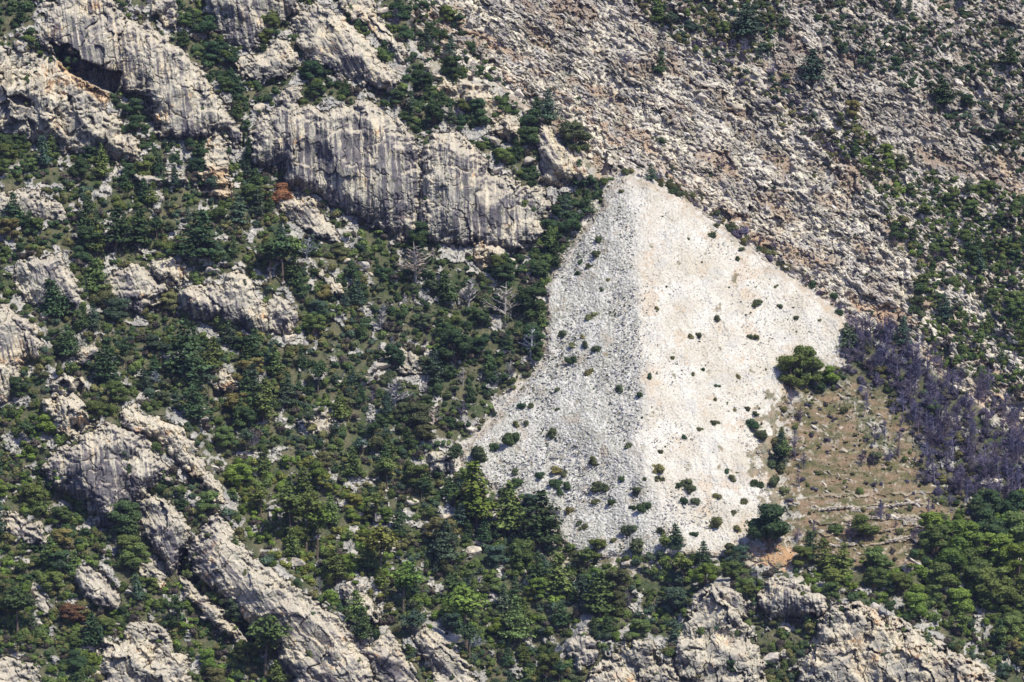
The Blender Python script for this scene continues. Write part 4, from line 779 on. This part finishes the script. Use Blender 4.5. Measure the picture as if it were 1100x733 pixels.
def clump_mat():
    m, N, Lk = mat('scrub_foliage'); b = N['Principled BSDF']; b.inputs['Roughness'].default_value = .85; b.inputs['Specular IOR Level'].default_value = .12
    a = N.new('ShaderNodeAttribute'); a.attribute_name = 'Col'; t = N.new('ShaderNodeAttribute'); t.attribute_name = 'tint'; t.attribute_type = 'INSTANCER'
    x = N.new('ShaderNodeVectorMath'); x.operation = 'MULTIPLY'; Lk.new(a.outputs['Color'], x.inputs[0]); Lk.new(t.outputs['Color'], x.inputs[1]); Lk.new(x.outputs['Vector'], b.inputs['Base Color'])
    tr_ = N.new('ShaderNodeBsdfTranslucent'); Lk.new(x.outputs['Vector'], tr_.inputs['Color']); mx = N.new('ShaderNodeMixShader'); mx.inputs[0].default_value = .18
    Lk.new(b.outputs[0], mx.inputs[1]); Lk.new(tr_.outputs[0], mx.inputs[2]); Lk.new(mx.outputs[0], N['Material Output'].inputs['Surface']); return m
grow('undergrowth', UB, pts, clump_mat(), 'low maquis and scrub covering the slopes', 'undergrowth')

# ---------------------------------------------------------------- dry stone terrace walls and the ruin
def wall_line(P, h, lab):
    Vs=[]; Fs=[]; Cs=[]; o_=0; P = np.array(P, float); u0, v0 = P[0]; org = np.array(world(u0, v0, dep(u0, v0)))
    for a, b in zip(P[:-1], P[1:]):
        n = int(np.hypot(*(b-a))/1.1)+1
        for i in range(n):
            for lv in range(3):
                u, v = a+(b-a)*(i+R.uniform(-.4,.4))/n; v += R.uniform(-.6,.6); T = R.choice(ST_LO); s = R.uniform(.28,.5)
                w_ = np.array(world(u, v, dep(u, v)))+(0, R.uniform(-.4,.2)-.4, lv*h/3-.1)
                Vs.append((T[0]*np.array((s*1.4, s, s*.8)))@rotm(0,R.uniform(-.3,.3),R.uniform(-.3,.3)).T + w_-org); Fs.append(T[1]+o_); o_ += len(T[0]); Cs.append(np.ones((len(T[0]),3))*np.array((.56,.50,.42))*R.uniform(.7,1.15))
    o = link('stone_wall', mesh_np('stone_wall', np.concatenate(Vs), np.concatenate(Fs), np.concatenate(Cs), [M_STONE]), label=lab, category='stone wall', group='dry stone terrace walls'); o.location = org
wall_line([(914,549),(950,545),(989,539)], 1.0, 'uppermost pale dry stone terrace wall on the grassy clearing')
wall_line([(921,556),(960,557),(1016,560)], 1.1, 'long level terrace wall crossing the clearing beside the ruin')
wall_line([(952,583),(980,577),(1010,573)], 1.3, 'pale terrace wall climbing gently below the ruin')
wall_line([(883,585),(900,587),(918,585)], .9, 'short low terrace wall at the near side of the clearing')
wall_line([(880,548),(905,545),(925,546)], .7, 'faint broken terrace wall at the scree side of the clearing')
def hut():
    org = np.array(world(977, 564, dep(977, 564))); Vs=[]; Fs=[]; Cs=[]; o_=0
    o = link('stone_ruin', None, label='small roofless pale stone ruin on the terraces', category='ruin'); o.location = org
    for nm, (x0,y0,x1,y1) in {'front_wall':(-2.4,-1.5,2.4,-1.5),'rear_wall':(-2.4,1.5,2.4,1.5),'side_wall':(-2.4,-1.5,-2.4,1.5),'end_wall':(2.4,-1.5,2.4,1.5)}.items():
        Vs=[]; Fs=[]; Cs=[]; o_=0; n = int(math.hypot(x1-x0, y1-y0)/.45)
        for i in range(n+1):
            for lv in range(5 if nm != 'front_wall' else 4):
                if nm == 'front_wall' and 4 <= i <= 6 and lv < 3: continue
                T = R.choice(ST_LO); s = R.uniform(.26,.36)
                Vs.append((T[0]*np.array((s*1.2, s, s)))@rotm(0,R.uniform(-.2,.2),R.uniform(-.3,.3)).T+(x0+(x1-x0)*i/n, y0+(y1-y0)*i/n, lv*.42+.2)); Fs.append(T[1]+o_); o_ += len(T[0]); Cs.append(np.ones((len(T[0]),3))*np.array((.6,.55,.47))*R.uniform(.75,1.1))
        link(nm, mesh_np(nm, np.concatenate(Vs), np.concatenate(Fs), np.concatenate(Cs), [M_STONE]), o)
hut()

# ---------------------------------------------------------------- light, sky, camera
S = Vector((.42, -.42, .80)).normalized()
el = math.asin(S.z); az = math.atan2(S.x, S.y)
ld = bpy.data.lights.new('sun', 'SUN'); ld.energy = 5.2; ld.angle = math.radians(.5); ld.color = (1, .95, .80)
lo = bpy.data.objects.new('sun', ld); COL.objects.link(lo); lo.rotation_euler = (-S).to_track_quat('-Z', 'Y').to_euler(); lo.location = S*900
w = bpy.data.worlds.new('World'); scene.world = w; w.use_nodes = True; N = w.node_tree.nodes; Lk = w.node_tree.links
sk = N.new('ShaderNodeTexSky'); sk.sky_type = 'NISHITA'; sk.sun_disc = False; sk.sun_elevation = el; sk.sun_rotation = az; sk.ozone_density = 3; sk.altitude = 400
hs = N.new('ShaderNodeMix'); hs.data_type = 'RGBA'; hs.blend_type = 'MULTIPLY'; hs.inputs['Factor'].default_value = 1; hs.inputs['B'].default_value = (.93,.91,1.32,1)
Lk.new(sk.outputs[0], hs.inputs['A']); Lk.new(hs.outputs['Result'], N['Background'].inputs['Color']); N['Background'].inputs['Strength'].default_value = .115
hz = np.array([(x, y, z) for x in (-1500,1500) for y in (-1800,900) for z in (-600,500)], float)
hm, N_h, L_h = mat('valley_haze'); N_h.remove(N_h['Principled BSDF']); vs = N_h.new('ShaderNodeVolumeScatter'); vs.inputs['Color'].default_value = (.50,.62,1,1); vs.inputs['Density'].default_value = HAZE; L_h.new(vs.outputs[0], N_h['Material Output'].inputs['Volume'])
if HAZE: link('haze', mesh_np('haze', hz, [(0,1,3,2),(4,6,7,5),(0,4,5,1),(2,3,7,6),(0,2,6,4),(1,5,7,3)], None, [hm]), kind='stuff', label='thin blue haze in the valley air', category='haze')
cd = bpy.data.cameras.new('camera'); co = bpy.data.objects.new('camera', cd); COL.objects.link(co)
co.location = (0, -L, 0); co.rotation_euler = (math.pi/2, 0, 0); cd.sensor_width = 36; cd.lens = 36*L/(1100*K); cd.clip_start = 10; cd.clip_end = 8000
scene.camera = co
scene.view_settings.view_transform = 'Standard'; scene.view_settings.look = 'None'; scene.view_settings.exposure = 0
scene.cycles.max_bounces = 4; scene.cycles.diffuse_bounces = 2
